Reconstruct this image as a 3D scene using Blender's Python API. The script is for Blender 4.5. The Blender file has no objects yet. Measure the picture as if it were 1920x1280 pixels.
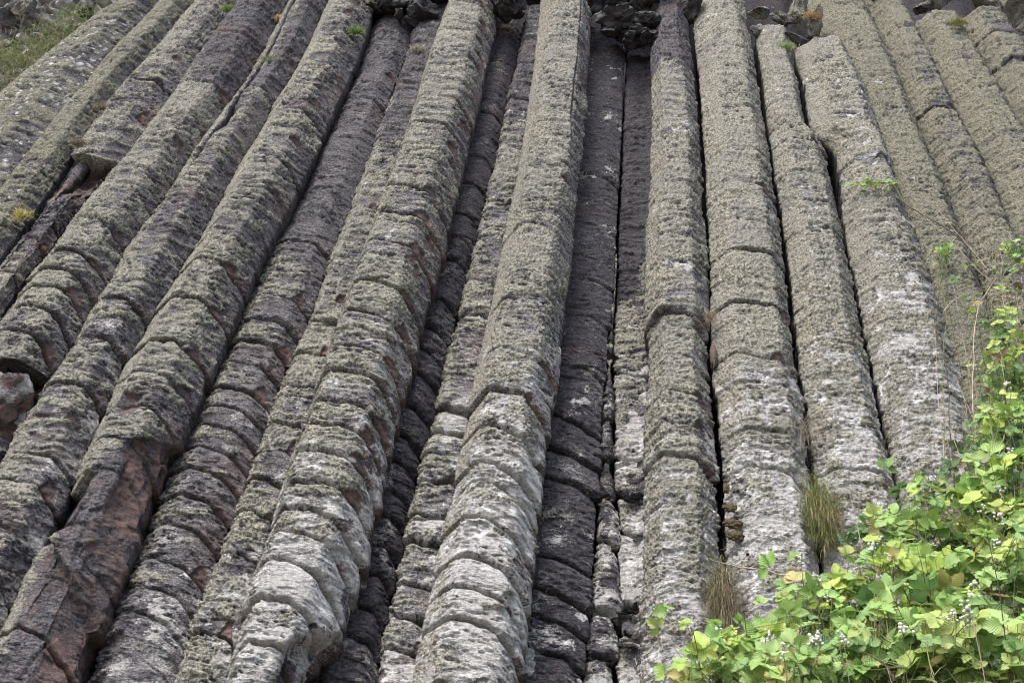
import bpy, math, random
import numpy as np
from mathutils import Matrix, Vector

random.seed(7)
SC = bpy.context.scene
COL = SC.collection

# ------------------------------------------------------------------ camera
F_PX = 1900.0                      # focal length in pixels of a 1920 wide frame
LEAN = math.radians(8)             # the cliff leans back a little
DIST = 4.5                         # metres from the lens to the face of the cliff
EYE = np.array([0.0, 0.0, 1.6])
DC = np.array([240.0, 1840.0, -F_PX]); DC /= np.linalg.norm(DC)       # column axis seen by the camera
UC = np.array([1.0, 0, 0]) - DC[0] * DC; UC /= np.linalg.norm(UC)
NC = np.cross(UC, DC)
UW = np.array([1.0, 0, 0])
DW = np.array([0.0, math.sin(LEAN), math.cos(LEAN)])
NW = np.cross(UW, DW)
B = np.stack([UW, DW, NW], 1) @ np.stack([UC, DC, NC], 1).T
cam = bpy.data.cameras.new('camera'); camo = bpy.data.objects.new('camera', cam); COL.objects.link(camo)
M4 = np.eye(4); M4[:3, :3] = B; M4[:3, 3] = EYE
camo.matrix_world = Matrix(M4.tolist())
cam.sensor_width = 36; cam.lens = F_PX / 1920 * 36; cam.clip_end = 500; cam.clip_start = 0.05
SC.camera = camo

# ------------------------------------------------------------------ sky, sun, exposure
w = bpy.data.worlds.new('World'); SC.world = w; w.use_nodes = True
nt = w.node_tree
sky = nt.nodes.new('ShaderNodeTexSky'); sky.sky_type = 'NISHITA'; sky.sun_disc = False
SUN_EL, SUN_ROT = math.radians(58), math.radians(215)
sky.sun_elevation = SUN_EL; sky.sun_rotation = SUN_ROT
sky.air_density = 1.0; sky.dust_density = 4.0; sky.ozone_density = 1.0
bg = nt.nodes['Background']; bg.inputs[1].default_value = 0.15
nt.links.new(sky.outputs[0], bg.inputs[0])
sd = bpy.data.lights.new('sun', 'SUN'); sd.energy = 1.75; sd.angle = math.radians(32); sd.color = (1.0, 0.975, 0.94)
so = bpy.data.objects.new('sun', sd); COL.objects.link(so)
# azimuth measured as in the sky texture: 0 = +Y, clockwise
sv = Vector((math.sin(SUN_ROT) * math.cos(SUN_EL), math.cos(SUN_ROT) * math.cos(SUN_EL), math.sin(SUN_EL)))
so.rotation_euler = sv.to_track_quat('Z', 'Y').to_euler()
SC.view_settings.view_transform = 'Standard'; SC.view_settings.look = 'None'
SC.view_settings.exposure = 1.12; SC.cycles.pixel_filter_type = 'BLACKMAN_HARRIS'; SC.cycles.filter_width = 1.1; SC.view_settings.gamma = 1

# ------------------------------------------------------------------ maths helpers
def wall2world(u, v, w):
    u = np.asarray(u, float)[..., None]; v = np.asarray(v, float)[..., None]; w = np.asarray(w, float)[..., None]
    return EYE + u * UW + v * DW + (w - DIST) * NW
def unproj(x, y, w=0.0):
    """a point of the photograph -> where its line of sight meets the sheet w metres in front of the cliff: (u, v)"""
    x = np.asarray(x, float); y = np.asarray(y, float)
    r = np.stack([(x - 960) / F_PX, (640 - y) / F_PX, -np.ones_like(x)], -1)
    a, b, c = r @ UC, r @ DC, r @ NC
    k = (w - DIST) / c
    return a * k, b * k
def P3(x, y, w=0.0):
    u, v = unproj(x, y, w)
    return wall2world(u, v, w)

def _h(ix, iy, iz, seed):
    n = (ix * 374761393 + iy * 668265263 + iz * 2147483647 * 3 + seed * 974634777) & 0xffffffff
    n = ((n ^ (n >> 13)) * 1274126177) & 0xffffffff
    n = ((n ^ (n >> 15)) * 2246822519) & 0xffffffff
    return ((n ^ (n >> 16)) & 0xffffff) / 0xffffff
def vn(x, y, z=0.0, seed=0):
    """smooth value noise, about -1..1"""
    x, y, z = np.broadcast_arrays(np.asarray(x, float), np.asarray(y, float), np.asarray(z, float))
    fx, fy, fz = np.floor(x), np.floor(y), np.floor(z)
    ix, iy, iz = fx.astype(np.int64), fy.astype(np.int64), fz.astype(np.int64)
    x = x - fx; y = y - fy; z = z - fz
    x = x * x * (3 - 2 * x); y = y * y * (3 - 2 * y); z = z * z * (3 - 2 * z)
    flat = not np.any(z)
    def pl(k):
        a = _h(ix, iy, iz + k, seed); b = _h(ix + 1, iy, iz + k, seed)
        c = _h(ix, iy + 1, iz + k, seed); d = _h(ix + 1, iy + 1, iz + k, seed)
        return (a * (1 - x) + b * x) * (1 - y) + (c * (1 - x) + d * x) * y
    r = pl(0)
    if not flat: r = r * (1 - z) + pl(1) * z
    return r * 2 - 1
def fbm(x, y, z=0.0, seed=0, o=4, g=0.5):
    s = 0; a = 1; t = 0
    for i in range(o):
        s = s + a * vn(x * 2 ** i + 17.3 * i, y * 2 ** i + 5.1 * i, z, seed + i * 13); t += a; a *= g
    return s / t * 1.5
def worley(x, y, seed=0):
    """distance to the nearest scattered point and that cell's number"""
    fx, fy = np.floor(x).astype(np.int64), np.floor(y).astype(np.int64)
    best = np.full(np.shape(x), 9.0); sec = best.copy(); idn = np.zeros(np.shape(x))
    for i in (-1, 0, 1):
        for j in (-1, 0, 1):
            cx, cy = fx + i, fy + j
            px = cx + _h(cx, cy, 0 * cx, seed); py = cy + _h(cx, cy, 0 * cx, seed + 77)
            d = np.hypot(px - x, py - y)
            idn = np.where(d < best, _h(cx, cy, 0 * cx, seed + 5), idn)
            sec = np.minimum(sec, np.maximum(best, d)); best = np.minimum(best, d)
    return best, sec, idn
def facets(x, y, seed=0, slope=1.0):
    """broken stone: flat tilted facets, one per scattered point; returns height (-.5 .. .5) and the facet's number"""
    fx, fy = np.floor(x).astype(np.int64), np.floor(y).astype(np.int64)
    best = np.full(np.shape(x), 9.0); hh = best * 0; idn = best * 0
    for i in (-1, 0, 1):
        for j in (-1, 0, 1):
            cx, cy = fx + i, fy + j
            px = cx + _h(cx, cy, 0 * cx, seed); py = cy + _h(cx, cy, 0 * cx, seed + 77)
            dx, dy = x - px, y - py; d = np.hypot(dx, dy); k = d < best
            a = _h(cx, cy, 0 * cx, seed + 5)
            h = (a - .5) * .6 + slope * (dx * (_h(cx, cy, 0 * cx, seed + 6) - .5) + dy * (_h(cx, cy, 0 * cx, seed + 8) - .5))
            hh = np.where(k, h, hh); idn = np.where(k, a, idn); best = np.minimum(best, d)
    return hh, idn
def sst(a, b, x):
    t = np.clip((x - a) / (b - a), 0, 1); return t * t * (3 - 2 * t)

# ------------------------------------------------------------------ object helpers
def link(name, me, mat, parent=None, loc=None):
    o = bpy.data.objects.new(name, me); COL.objects.link(o)
    if mat is not None: me.materials.append(mat)
    if parent is not None: o.parent = parent
    if loc is not None: o.location = loc
    return o
def empty(name, loc):
    o = bpy.data.objects.new(name, None); COL.objects.link(o); o.location = loc; o.empty_display_size = .1
    return o
def tag(o, label=None, cat=None, group=None, kind=None):
    if label: o['label'] = label
    if cat: o['category'] = cat
    if group: o['group'] = group
    if kind: o['kind'] = kind
    return o
def mesh(name, V, Fq, attrs=None, smooth=True):
    me = bpy.data.meshes.new(name)
    V = np.asarray(V, np.float32); Fq = np.asarray(Fq, np.int32)
    n = len(Fq); k = Fq.shape[1]
    me.vertices.add(len(V)); me.vertices.foreach_set('co', V.ravel())
    me.loops.add(n * k); me.loops.foreach_set('vertex_index', Fq.ravel())
    me.polygons.add(n); me.polygons.foreach_set('loop_start', np.arange(0, n * k, k, dtype=np.int32))
    me.polygons.foreach_set('loop_total', np.full(n, k, np.int32))
    me.polygons.foreach_set('use_smooth', np.full(n, smooth, bool))
    me.update(calc_edges=True)
    for nm, a in (attrs or {}).items():
        a = np.asarray(a, np.float32)
        at = me.attributes.new(nm, 'FLOAT_COLOR', 'POINT')
        if a.shape[1] == 3: a = np.concatenate([a, np.ones((len(a), 1), np.float32)], 1)
        at.data.foreach_set('color', a.ravel())
    me.validate()
    return me

# ------------------------------------------------------------------ materials
def nodes(name):
    m = bpy.data.materials.new(name); m.use_nodes = True
    t = m.node_tree; b = t.nodes['Principled BSDF']
    return m, t, b
def N(t, kind, **kw):
    n = t.nodes.new(kind)
    for k, v in kw.items():
        if k in n.inputs: n.inputs[k].default_value = v
        else: setattr(n, k, v)
    return n
def ramp(t, src, a, b, ca=(0, 0, 0, 1), cb=(1, 1, 1, 1)):
    r = t.nodes.new('ShaderNodeValToRGB'); r.color_ramp.elements[0].position = a; r.color_ramp.elements[1].position = b
    r.color_ramp.elements[0].color = ca; r.color_ramp.elements[1].color = cb
    t.links.new(src, r.inputs[0]); return r.outputs[0]
def mixc(t, f, a, b, mode='MIX'):
    m = t.nodes.new('ShaderNodeMix'); m.data_type = 'RGBA'; m.blend_type = mode
    for s, i in ((f, 0), (a, 6), (b, 7)):
        if isinstance(s, (tuple, float, int)):
            m.inputs[i].default_value = s
        else: t.links.new(s, m.inputs[i])
    return m.outputs[2]
def mth(t, op, a, b=0.0, clamp=False):
    m = t.nodes.new('ShaderNodeMath'); m.operation = op; m.use_clamp = clamp
    for s, i in ((a, 0), (b, 1)):
        if isinstance(s, (float, int)): m.inputs[i].default_value = s
        else: t.links.new(s, m.inputs[i])
    return m.outputs[0]
def noise(t, pos, scale, detail=4, rough=.6, stretch=None):
    if stretch:
        mp = N(t, 'ShaderNodeMapping'); mp.inputs['Scale'].default_value = stretch; t.links.new(pos, mp.inputs[0]); pos = mp.outputs[0]
    n = t.nodes.new('ShaderNodeTexNoise'); n.inputs['Scale'].default_value = scale
    n.inputs['Detail'].default_value = detail; n.inputs['Roughness'].default_value = rough
    t.links.new(pos, n.inputs[0]); return n.outputs[0]

def make_basalt(name, rockA, rockB, la=(.058, .056, .048, 1), lb=(.45, .435, .355, 1), lc_=(.235, .23, .215, 1)):
    m, t, b = nodes(name)
    geo = t.nodes.new('ShaderNodeNewGeometry'); pos = geo.outputs['Position']
    at = N(t, 'ShaderNodeAttribute', attribute_name='mask'); sp = t.nodes.new('ShaderNodeSeparateColor'); t.links.new(at.outputs[0], sp.inputs[0])
    lich, white, rust = sp.outputs[0], sp.outputs[1], sp.outputs[2]
    fine = noise(t, pos, 60, 5, .7); mid = noise(t, pos, 9, 5, .6)
    strk = noise(t, pos, 28, 5, .65, (1, 1, 3.2))
    rock = mixc(t, ramp(t, mid, .35, .65), rockA, rockB)
    rock = mixc(t, ramp(t, strk, .48, .70), rock, tuple(min(1, q * 1.55) for q in rockB[:3]) + (1,))
    rock = mixc(t, mth(t, 'MULTIPLY', ramp(t, fine, .52, .34), .75), rock, (.030, .026, .030, 1))
    rst = mixc(t, ramp(t, noise(t, pos, 22, 4), .4, .62), (.115, .082, .076, 1), (.270, .168, .138, 1))
    rock = mixc(t, mth(t, 'MULTIPLY', rust, .75), rock, rst)
    # pale crust
    wm = mth(t, 'ADD', white, mth(t, 'MULTIPLY', mth(t, 'SUBTRACT', noise(t, pos, 55, 6, .8, (1, 1, 1.8)), .5), 2.5))
    wc = mixc(t, ramp(t, fine, .35, .62), (.27, .264, .258, 1), (.55, .54, .522, 1))
    wc = mixc(t, ramp(t, noise(t, pos, 11, 5), .56, .66), wc, (.72, .71, .70, 1))
    c = mixc(t, ramp(t, wm, .36, .62), rock, wc)
    # bushy grey green lichen
    lm = mth(t, 'ADD', lich, mth(t, 'MULTIPLY', mth(t, 'SUBTRACT', noise(t, pos, 75, 4, .7), .5), 1.5))
    lc = mixc(t, ramp(t, noise(t, pos, 70, 6, .85), .40, .58), la, lb)
    lc = mixc(t, ramp(t, noise(t, pos, 2.2, 3), .4, .65), lc, mixc(t, .45, lc, lc_))
    c = mixc(t, ramp(t, lm, .40, .56), c, lc)
    t.links.new(c, b.inputs['Base Color'])
    b.inputs['Roughness'].default_value = .92; b.inputs['Specular IOR Level'].default_value = .25
    bp = N(t, 'ShaderNodeBump', Strength=1.0, Distance=.016)
    hh = mth(t, 'ADD', mth(t, 'MULTIPLY', noise(t, pos, 85, 5, .7), 1.0), mth(t, 'MULTIPLY', strk, .9))
    t.links.new(hh, bp.inputs['Height']); t.links.new(bp.outputs[0], b.inputs['Normal'])
    return m
BASALT = make_basalt('basalt_lichen', (.074, .071, .079, 1), (.145, .138, .146, 1))
OLIVE = make_basalt('basalt_olive', (.075, .072, .078, 1), (.13, .125, .13, 1), (.048, .047, .036, 1), (.355, .345, .26, 1), (.19, .185, .155, 1))
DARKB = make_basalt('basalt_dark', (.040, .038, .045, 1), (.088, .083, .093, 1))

def make_rubble():
    m, t, b = nodes('rubble_rock')
    geo = t.nodes.new('ShaderNodeNewGeometry'); pos = geo.outputs['Position']
    oi = t.nodes.new('ShaderNodeObjectInfo')
    c = mixc(t, ramp(t, noise(t, pos, 7, 5), .35, .7), (.035, .033, .036, 1), (.12, .115, .115, 1))
    c = mixc(t, mth(t, 'MULTIPLY', ramp(t, noise(t, pos, 3, 3), .58, .7), .6), c, (.17, .11, .085, 1))
    t.links.new(c, b.inputs['Base Color']); b.inputs['Roughness'].default_value = .8
    bp = N(t, 'ShaderNodeBump', Strength=.9, Distance=.03); t.links.new(noise(t, pos, 25, 6, .7), bp.inputs['Height']); t.links.new(bp.outputs[0], b.inputs['Normal'])
    return m
RUBBLE = make_rubble()
LEDGE = None
def simple(name, ca, cb, sc=8, rough=.85, sheen=False):
    m, t, b = nodes(name)
    geo = t.nodes.new('ShaderNodeNewGeometry')
    c = mixc(t, ramp(t, noise(t, geo.outputs['Position'], sc, 4), .35, .65), ca, cb)
    t.links.new(c, b.inputs['Base Color']); b.inputs['Roughness'].default_value = rough
    return m
SOIL = simple('soil', (.05, .04, .028, 1), (.12, .1, .07, 1), 5)
TWIG = simple('dry_cane', (.20, .14, .11, 1), (.42, .34, .27, 1), 14)
GCANE = simple('green_cane', (.10, .13, .04, 1), (.20, .20, .08, 1), 10)
DCANE = simple('dark_cane', (.035, .022, .018, 1), (.07, .05, .035, 1), 10)
PETAL = simple('flower_bud', (.42, .46, .34, 1), (.68, .68, .62, 1), 60)
MOSS = simple('brown_moss', (.018, .012, .006, 1), (.085, .058, .018, 1), 110)
def make_tinted(name, transl=.35, veins=False, rough=.5):
    m, t, b = nodes(name)
    at = N(t, 'ShaderNodeAttribute', attribute_name='tint'); c = at.outputs[0]
    if veins:
        a2 = N(t, 'ShaderNodeAttribute', attribute_name='leafuv'); sp = t.nodes.new('ShaderNodeSeparateColor'); t.links.new(a2.outputs[0], sp.inputs[0])
        ax = mth(t, 'ABSOLUTE', mth(t, 'SUBTRACT', sp.outputs[0], .5))
        ph = mth(t, 'SUBTRACT', mth(t, 'MULTIPLY', sp.outputs[1], 44.0), mth(t, 'MULTIPLY', ax, 34.0))
        vv = mth(t, 'SINE', ph)
        vm = mth(t, 'MAXIMUM', ramp(t, vv, .78, 1.0), ramp(t, ax, .035, .012, (0, 0, 0, 1), (1, 1, 1, 1)))
        c = mixc(t, mth(t, 'MULTIPLY', vm, .16), c, (.42, .48, .22, 1))
        bp = N(t, 'ShaderNodeBump', Strength=.35, Distance=.003); t.links.new(vv, bp.inputs['Height']); t.links.new(bp.outputs[0], b.inputs['Normal'])
    t.links.new(c, b.inputs['Base Color']); b.inputs['Roughness'].default_value = rough
    tr = t.nodes.new('ShaderNodeBsdfTranslucent'); t.links.new(c, tr.inputs[0])
    ms = t.nodes.new('ShaderNodeMixShader'); ms.inputs[0].default_value = transl
    t.links.new(b.outputs[0], ms.inputs[1]); t.links.new(tr.outputs[0], ms.inputs[2])
    t.links.new(ms.outputs[0], t.nodes['Material Output'].inputs[0])
    return m
LEAF = make_tinted('bramble_leaf', .3, True, .42)
BLADE = make_tinted('grass_blade', .25)

# ------------------------------------------------------------------ columns
NR = {}
def rail(pts): return np.array(pts, float)
E = dict(
 e00=[(250,0),(165,42),(85,108),(0,175),(-100,265),(-200,370)],
 e01=[(300,5),(280,30),(215,95),(135,190),(75,265),(30,320),(-20,385),(-100,490)],
 e12=[(360,10),(320,60),(250,140),(186,215),(146,275),(95,355),(50,420),(5,480),(-60,570),(-130,670)],
 e23=[(440,10),(430,30),(370,110),(320,185),(280,235),(235,300),(205,333),(170,375),(120,440),(95,480),(65,510),(20,580),(-30,650),(-100,745)],
 e34=[(545,0),(530,30),(500,90),(455,165),(400,240),(350,310),(300,390),(265,435),(235,475),(215,520),(190,560),(165,600),(145,640),(120,675),(90,720),(65,760),(35,805),(10,855),(-30,930),(-80,1030)],
 e45=[(616,0),(585,75),(555,135),(520,190),(480,260),(445,320),(410,385),(380,440),(350,485),(320,540),(295,575),(270,630),(230,695),(205,755),(180,810),(155,865),(135,920),(105,975),(75,1030),(45,1090),(20,1150),(-5,1210),(-40,1280)],
 e56=[(706,0),(695,50),(680,100),(655,160),(625,220),(600,280),(580,320),(555,375),(525,430),(495,485),(465,555),(440,615),(425,650),(395,710),(370,765),(345,820),(310,890),(290,950),(270,995),(250,1040),(225,1100),(200,1160),(175,1220),(155,1280)],
 e67=[(790,0),(775,55),(765,100),(745,150),(725,210),(700,280),(685,320),(665,375),(645,430),(625,485),(605,540),(575,620),(555,660),(530,715),(515,765),(495,820),(475,875),(450,940),(440,970),(420,1025),(400,1085),(380,1140),(355,1195),(335,1280)],
 e78=[(842,0),(820,65),(800,115),(780,190),(760,250),(740,310),(710,390),(695,440),(675,490),(660,535),(635,600),(620,650),(605,700),(580,770),(560,830),(530,905),(512,970),(495,1015),(470,1090),(455,1150),(440,1210),(422,1280)],
 e89=[(935,0),(930,55),(915,120),(900,190),(890,230),(875,300),(860,360),(845,420),(830,490),(810,550),(795,600),(785,660),(775,695),(760,740),(750,775),(740,835),(725,890),(715,940),(700,980),(690,1045),(675,1100),(655,1145),(645,1195),(620,1270)],
 e9a=[(988,20),(979,73),(966,135),(955,175),(941,252),(930,310),(915,365),(901,430),(882,500),(871,548),(857,600),(842,658),(831,716),(820,775),(805,831),(791,875),(777,930),(769,973),(758,1024),(747,1082),(733,1141),(722,1192),(711,1272)],
 eab=[(1012,7),(1006,66),(999,138),(992,190),(985,233),(977,284),(966,346),(955,394),(944,452),(933,501),(923,563),(908,625),(897,680),(890,723),(879,767),(868,815),(855,862),(846,929),(835,977),(820,1046),(813,1082),(802,1130),(797,1170),(784,1221),(777,1272)],
 ebc=[(1114,0),(1112,73),(1107,135),(1103,219),(1098,277),(1092,328),(1083,383),(1076,437),(1074,483),(1065,556),(1057,614),(1050,680),(1045,720),(1037,760),(1028,833),(1019,915),(1012,984),(1003,1046),(995,1104),(988,1166),(981,1221),(979,1272)],
 ecd=[(1177,20),(1174,87),(1170,146),(1167,237),(1163,310),(1160,401),(1158,432),(1154,501),(1149,574),(1140,643),(1136,720),(1130,775),(1128,829),(1125,875),(1123,929),(1118,995),(1114,1046),(1107,1104),(1101,1185),(1094,1272)],
 esp=[(1178,20),(1173,150),(1168,300),(1160,440),(1154,600),(1150,700),(1152,800),(1154,900),(1162,960),(1166,1100),(1163,1200),(1158,1280)],
 ede=[(1217,0),(1218,87),(1221,146),(1221,310),(1218,365),(1215,437),(1216,519),(1214,614),(1214,702),(1211,775),(1209,866),(1205,966),(1202,1053),(1197,1148),(1199,1221),(1198,1272)],
 eef=[(1297,0),(1299,73),(1307,146),(1315,237),(1322,346),(1326,452),(1328,483),(1331,574),(1332,665),(1336,713),(1343,760),(1346,811),(1348,866),(1353,966),(1357,1040),(1361,1112),(1366,1185),(1375,1280)],
 efg=[(1399,0),(1406,44),(1413,84),(1422,128),(1430,175),(1437,237),(1446,284),(1453,346),(1462,401),(1468,448),(1475,501),(1482,567),(1490,636),(1497,694),(1508,756),(1513,811),(1519,870),(1526,907),(1535,1000),(1545,1100),(1560,1280)],
 egh=[(1480,20),(1482,60),(1488,124),(1492,139),(1501,164),(1508,219),(1514,248),(1535,264),(1550,292),(1557,328),(1568,365),(1577,405),(1583,440),(1590,475),(1601,519),(1610,574),(1619,629),(1632,683),(1643,738),(1654,793),(1668,850),(1690,950),(1710,1050),(1760,1280)],
 eg2=[(1486,20),(1490,60),(1493,124),(1500,139),(1510,164),(1516,219),(1520,240),(1528,258),(1562,278),(1571,300),(1576,328),(1578,365),(1581,405),(1586,440),(1592,475),(1603,519),(1612,574),(1622,629),(1634,683),(1646,738),(1657,793),(1671,850),(1693,950),(1713,1050),(1763,1280)],
 ehi=[(1548,0),(1566,44),(1603,128),(1628,175),(1642,219),(1663,277),(1687,346),(1706,394),(1723,438),(1741,483),(1760,556),(1778,614),(1796,687),(1807,738),(1830,820),(1880,960),(2000,1280)],
 eij=[(1617,0),(1639,40),(1661,91),(1690,153),(1712,219),(1738,277),(1767,339),(1789,401),(1807,452),(1850,560),(1900,680),(1950,800)],
 ejk=[(1688,0),(1719,62),(1749,120),(1774,171),(1811,241),(1836,288),(1862,339),(1883,401),(1898,437),(1960,560),(2050,740)],
 ekl=[(1785,0),(1800,36),(1818,73),(1847,120),(1869,157),(1894,204),(1920,244),(1980,330),(2060,460)],
 elm=[(1868,0),(1894,47),(1920,87),(1980,170),(2080,310)],
 emn=[(1960,0),(2010,70),(2100,190)],
)
def rail_uv(pts, w, off=0.0):
    p = rail(pts); u, v = unproj(p[:, 0] + off, p[:, 1], w)
    o = np.argsort(v); return u[o], v[o]
def interp_ext(v, vv, uu):
    r = np.interp(v, vv, uu)
    k = min(3, len(vv) - 1)
    s0 = (uu[k] - uu[0]) / (vv[k] - vv[0]); s1 = (uu[-1] - uu[-1 - k]) / (vv[-1] - vv[-1 - k])
    r = np.where(v < vv[0], uu[0] + s0 * (v - vv[0]), r)
    return np.where(v > vv[-1], uu[-1] + s1 * (v - vv[-1]), r)
def gsm(a, n):
    k = np.exp(-np.linspace(-2, 2, 2 * n + 1) ** 2); k /= k.sum()
    p = np.concatenate([2 * a[:1] - a[n:0:-1], a, 2 * a[-1:] - a[-2:-n - 2:-1]])
    return np.convolve(p, k, 'valid')

def y2v(x, y, w=.1): return float(unproj(x, y, w)[1])
GROUND_V = -1.75
def column(key, eL, eR, label, wl=0., wf=.12, wr=0., r=(.28, .72), lo=0, ro=0, joints=(), jauto=.32, jstr=.6,
           lichen=.6, white=0., rust=.1, mat=None, ytop=None, ybot=None, arch=.06, tilt=-.02, seed=1, M=88, dy=2.0,
           split=.75, special=None, lr=0., cat='basalt column', slab=1.0, group='basalt columns of the cliff', rough=1.0, tophi=2.2, pillow=.006, chips=.25, speck=.0, radm=.035, wy=None, wb=.8, smooth_left=False, deep=1.0):
    rng = random.Random(seed * 101)
    uL, vL = rail_uv(E[eL], wl, lo); uR, vR = rail_uv(E[eR], wr, ro)
    # rows: fine where the photograph looks, coarse above and below
    y0 = ytop if ytop is not None else -30
    y1 = ybot if ybot is not None else 1310
    ys = np.arange(y1, y0, -dy)
    cx = (np.interp(ys, [p[1] for p in E[eL]], [p[0] for p in E[eL]]) + np.interp(ys, [p[1] for p in E[eR]], [p[0] for p in E[eR]])) / 2
    _, vs = unproj(cx, ys, wf)
    vs = np.sort(vs)
    if ybot is None: vs = np.concatenate([np.linspace(GROUND_V, vs[0], 90)[:-1], vs])
    if ytop is None: vs = np.concatenate([vs, np.linspace(vs[-1], vs[-1] + tophi, 60)[1:]])
    R = len(vs)
    UL = interp_ext(vs, vL, uL); UR = interp_ext(vs, vR, uR)
    n = 5
    UL = gsm(UL, n); UR = gsm(UR, n)
    W = UR - UL
    Wm = float(np.median(W)); dep = .42
    r1 = r[0] + .05 * vn(vs * .9, seed * 3.1); r2 = r[1] + .05 * vn(vs * .8, seed * 5.7)
    wbow = .018 * vn(vs * .7, seed * 2.3, seed=3)
    one = np.ones(R)
    ctrl = np.stack([
        np.stack([UL + .12 * W, (wl - dep) * one], 1),
        np.stack([UL, wl * one], 1),
        np.stack([UL + r1 * W, wf + wbow], 1),
        np.stack([UL + r2 * W, wf + wbow * .5 + lr], 1),
        np.stack([UR, wr * one], 1),
        np.stack([UR - .12 * W, (wr - dep) * one], 1)], 1)          # R,6,2
    mc = ctrl.mean(0); seg = np.hypot(*np.diff(mc, axis=0).T)
    side = 9
    front = np.linspace(0, seg[1:4].sum(), M)
    S = np.concatenate([np.linspace(-seg[0], 0, side, endpoint=False), front, front[-1] + np.linspace(0, seg[4], side + 1)[1:]])
    kn = np.concatenate([[-seg[0]], np.cumsum(np.concatenate([[0], seg[1:4]])), [seg[1:].sum()]])
    # weights of the six guide lines, softened at the corners
    rad = radm * Wm
    wt = 0
    for q in np.linspace(-1.6, 1.6, 9):
        ss = np.clip(S + q * rad, kn[0], kn[-1]); g = math.exp(-q * q)
        wk = np.zeros((len(S), 6)); j = np.clip(np.searchsorted(kn, ss, 'right') - 1, 0, 4)
        f = (ss - kn[j]) / (kn[j + 1] - kn[j]); wk[np.arange(len(S)), j] = 1 - f; wk[np.arange(len(S)), j + 1] = f
        wt = wt + g * wk
    wt /= wt.sum(1, keepdims=True)
    P = np.einsum('sk,rkc->rsc', wt, ctrl)
    T = np.gradient(P, axis=1); nl = np.hypot(T[..., 0], T[..., 1]) + 1e-9
    Nn = np.stack([-T[..., 1], T[..., 0]], -1) / nl[..., None]       # outward in (u, w)
    sf = np.clip(S / front[-1], 0, 1)[None, :] * np.ones((R, 1))
    A = S[None, :] * (W / Wm)[:, None]                              # metres across
    V = vs[:, None] * np.ones((1, len(S)))
    sd = seed * 19.37
    # ---- cross joints
    jl = []
    for j in joints:
        jy, js = (j if isinstance(j, tuple) else (j, 1.0))
        x = np.interp(jy, [p[1] for p in E[eL]], [p[0] for p in E[eL]]) * .5 + np.interp(jy, [p[1] for p in E[eR]], [p[0] for p in E[eR]]) * .5
        jl.append((float(unproj(x, jy, wf)[1]), js))
    v = vs[0] + .1; lv = sorted(a for a, _ in jl)
    while v < vs[-1]:
        if not lv or min(abs(v - a) for a in lv) > jauto * .45: jl.append((v, jstr * rng.uniform(.25, 1)))
        v += jauto * rng.uniform(.45, 1.5)
    jl.sort(); vk = np.array([a for a, _ in jl]); sk = np.array([s for _, s in jl])
    bend = arch * .8 * np.where(sf < .45, .45 * ((.45 - sf) / .45) ** 2, 1.25 * ((sf - .45) / .55) ** 2) - tilt * (sf - .5) * 2 + .030 * fbm(A * 6, V * 1.5, sd, o=4)
    vp = V + bend
    kb = np.searchsorted(vk, vp)                                     # block number
    kl = np.clip(kb - 1, 0, len(vk) - 1); ku = np.clip(kb, 0, len(vk) - 1)
    dn = np.where(kb > 0, vp - vk[kl], 9); up = np.where(kb < len(vk), vk[ku] - vp, 9)     # to the joint below / above
    strn = np.clip(.62 + .85 * fbm(A * 3.5 + kl * 7.7, kl * 3.3, sd, seed=9, o=2), .0, 1.35)
    stru = np.clip(.62 + .85 * fbm(A * 3.5 + ku * 7.7, ku * 3.3, sd, seed=9, o=2), .0, 1.35)
    right = .70 + .60 * sst(.35, .95, sf)
    strn = np.maximum(strn, .55 * (sk[kl] > .75)); stru = np.maximum(stru, .55 * (sk[ku] > .75))
    sn = sk[kl] * strn * right; su = sk[ku] * stru * right
    d = np.zeros((R, len(S)))
    d += .015 * sn * np.exp(-dn / .10) * sst(0, .006, dn)           # lip of the block over the joint
    d -= .013 * su * np.exp(-up / .045)                               # sunk shoulder of the block under it
    gr = np.where(dn < .6, np.exp(-(dn / .0065) ** 2) * sn, 0) + np.where(up < .6, np.exp(-(up / .0065) ** 2) * su, 0)
    d -= .030 * np.clip(gr, 0, 1.2)
    boff = np.array([rng.uniform(-1, 1) for _ in range(len(vk) + 2)])
    bsk = np.concatenate([sk, [sk[-1], sk[-1]]])
    d += .010 * boff[kb] * np.clip(bsk[kb], 0, 1) + .012 * np.roll(boff, 3)[kb] * (sf - .5) * np.clip(bsk[kb], 0, 1)
    big = np.clip(sn, 0, 1.4) * sst(.55, .9, sk[kl]); bigu = np.clip(su, 0, 1.4) * sst(.55, .9, sk[ku])
    d -= pillow * (big * np.exp(-dn / .022) + bigu * np.exp(-up / .030))
    d -= .022 * deep * (big * np.exp(-(dn / .009) ** 2) * (dn < .6) + bigu * np.exp(-(up / .009) ** 2) * (up < .6))
    # chips broken off the lips, showing fresh brown stone
    crnd = np.array([rng.random() for _ in range(len(vk) + 1)]); cpos = np.array([rng.uniform(.66, .92) for _ in range(len(vk) + 1)]); chh = np.array([rng.uniform(.04, .12) for _ in range(len(vk) + 1)])
    cn = .3 * fbm(A * 12, V * 12, sd, seed=300, o=3)
    chip = (crnd[kl] < chips) * sst(1.0, .8, dn / chh[kl] + (sf - cpos[kl]) ** 2 / .012 + cn) * (dn < .3) * (sk[kl] > .25)
    d -= .016 * chip
    d0 = d.copy()
    # ---- weathered body: long swells, stepped laminae, pits
    d += .010 * fbm(A * 3, V * 1.6, sd, o=3) * rough
    w1 = fbm(A * 4.2 + .8 * vn(A * 7, V * 5, sd, seed=4), V * 19 - A * 2.2, sd, seed=20, o=4, g=.62)
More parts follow.
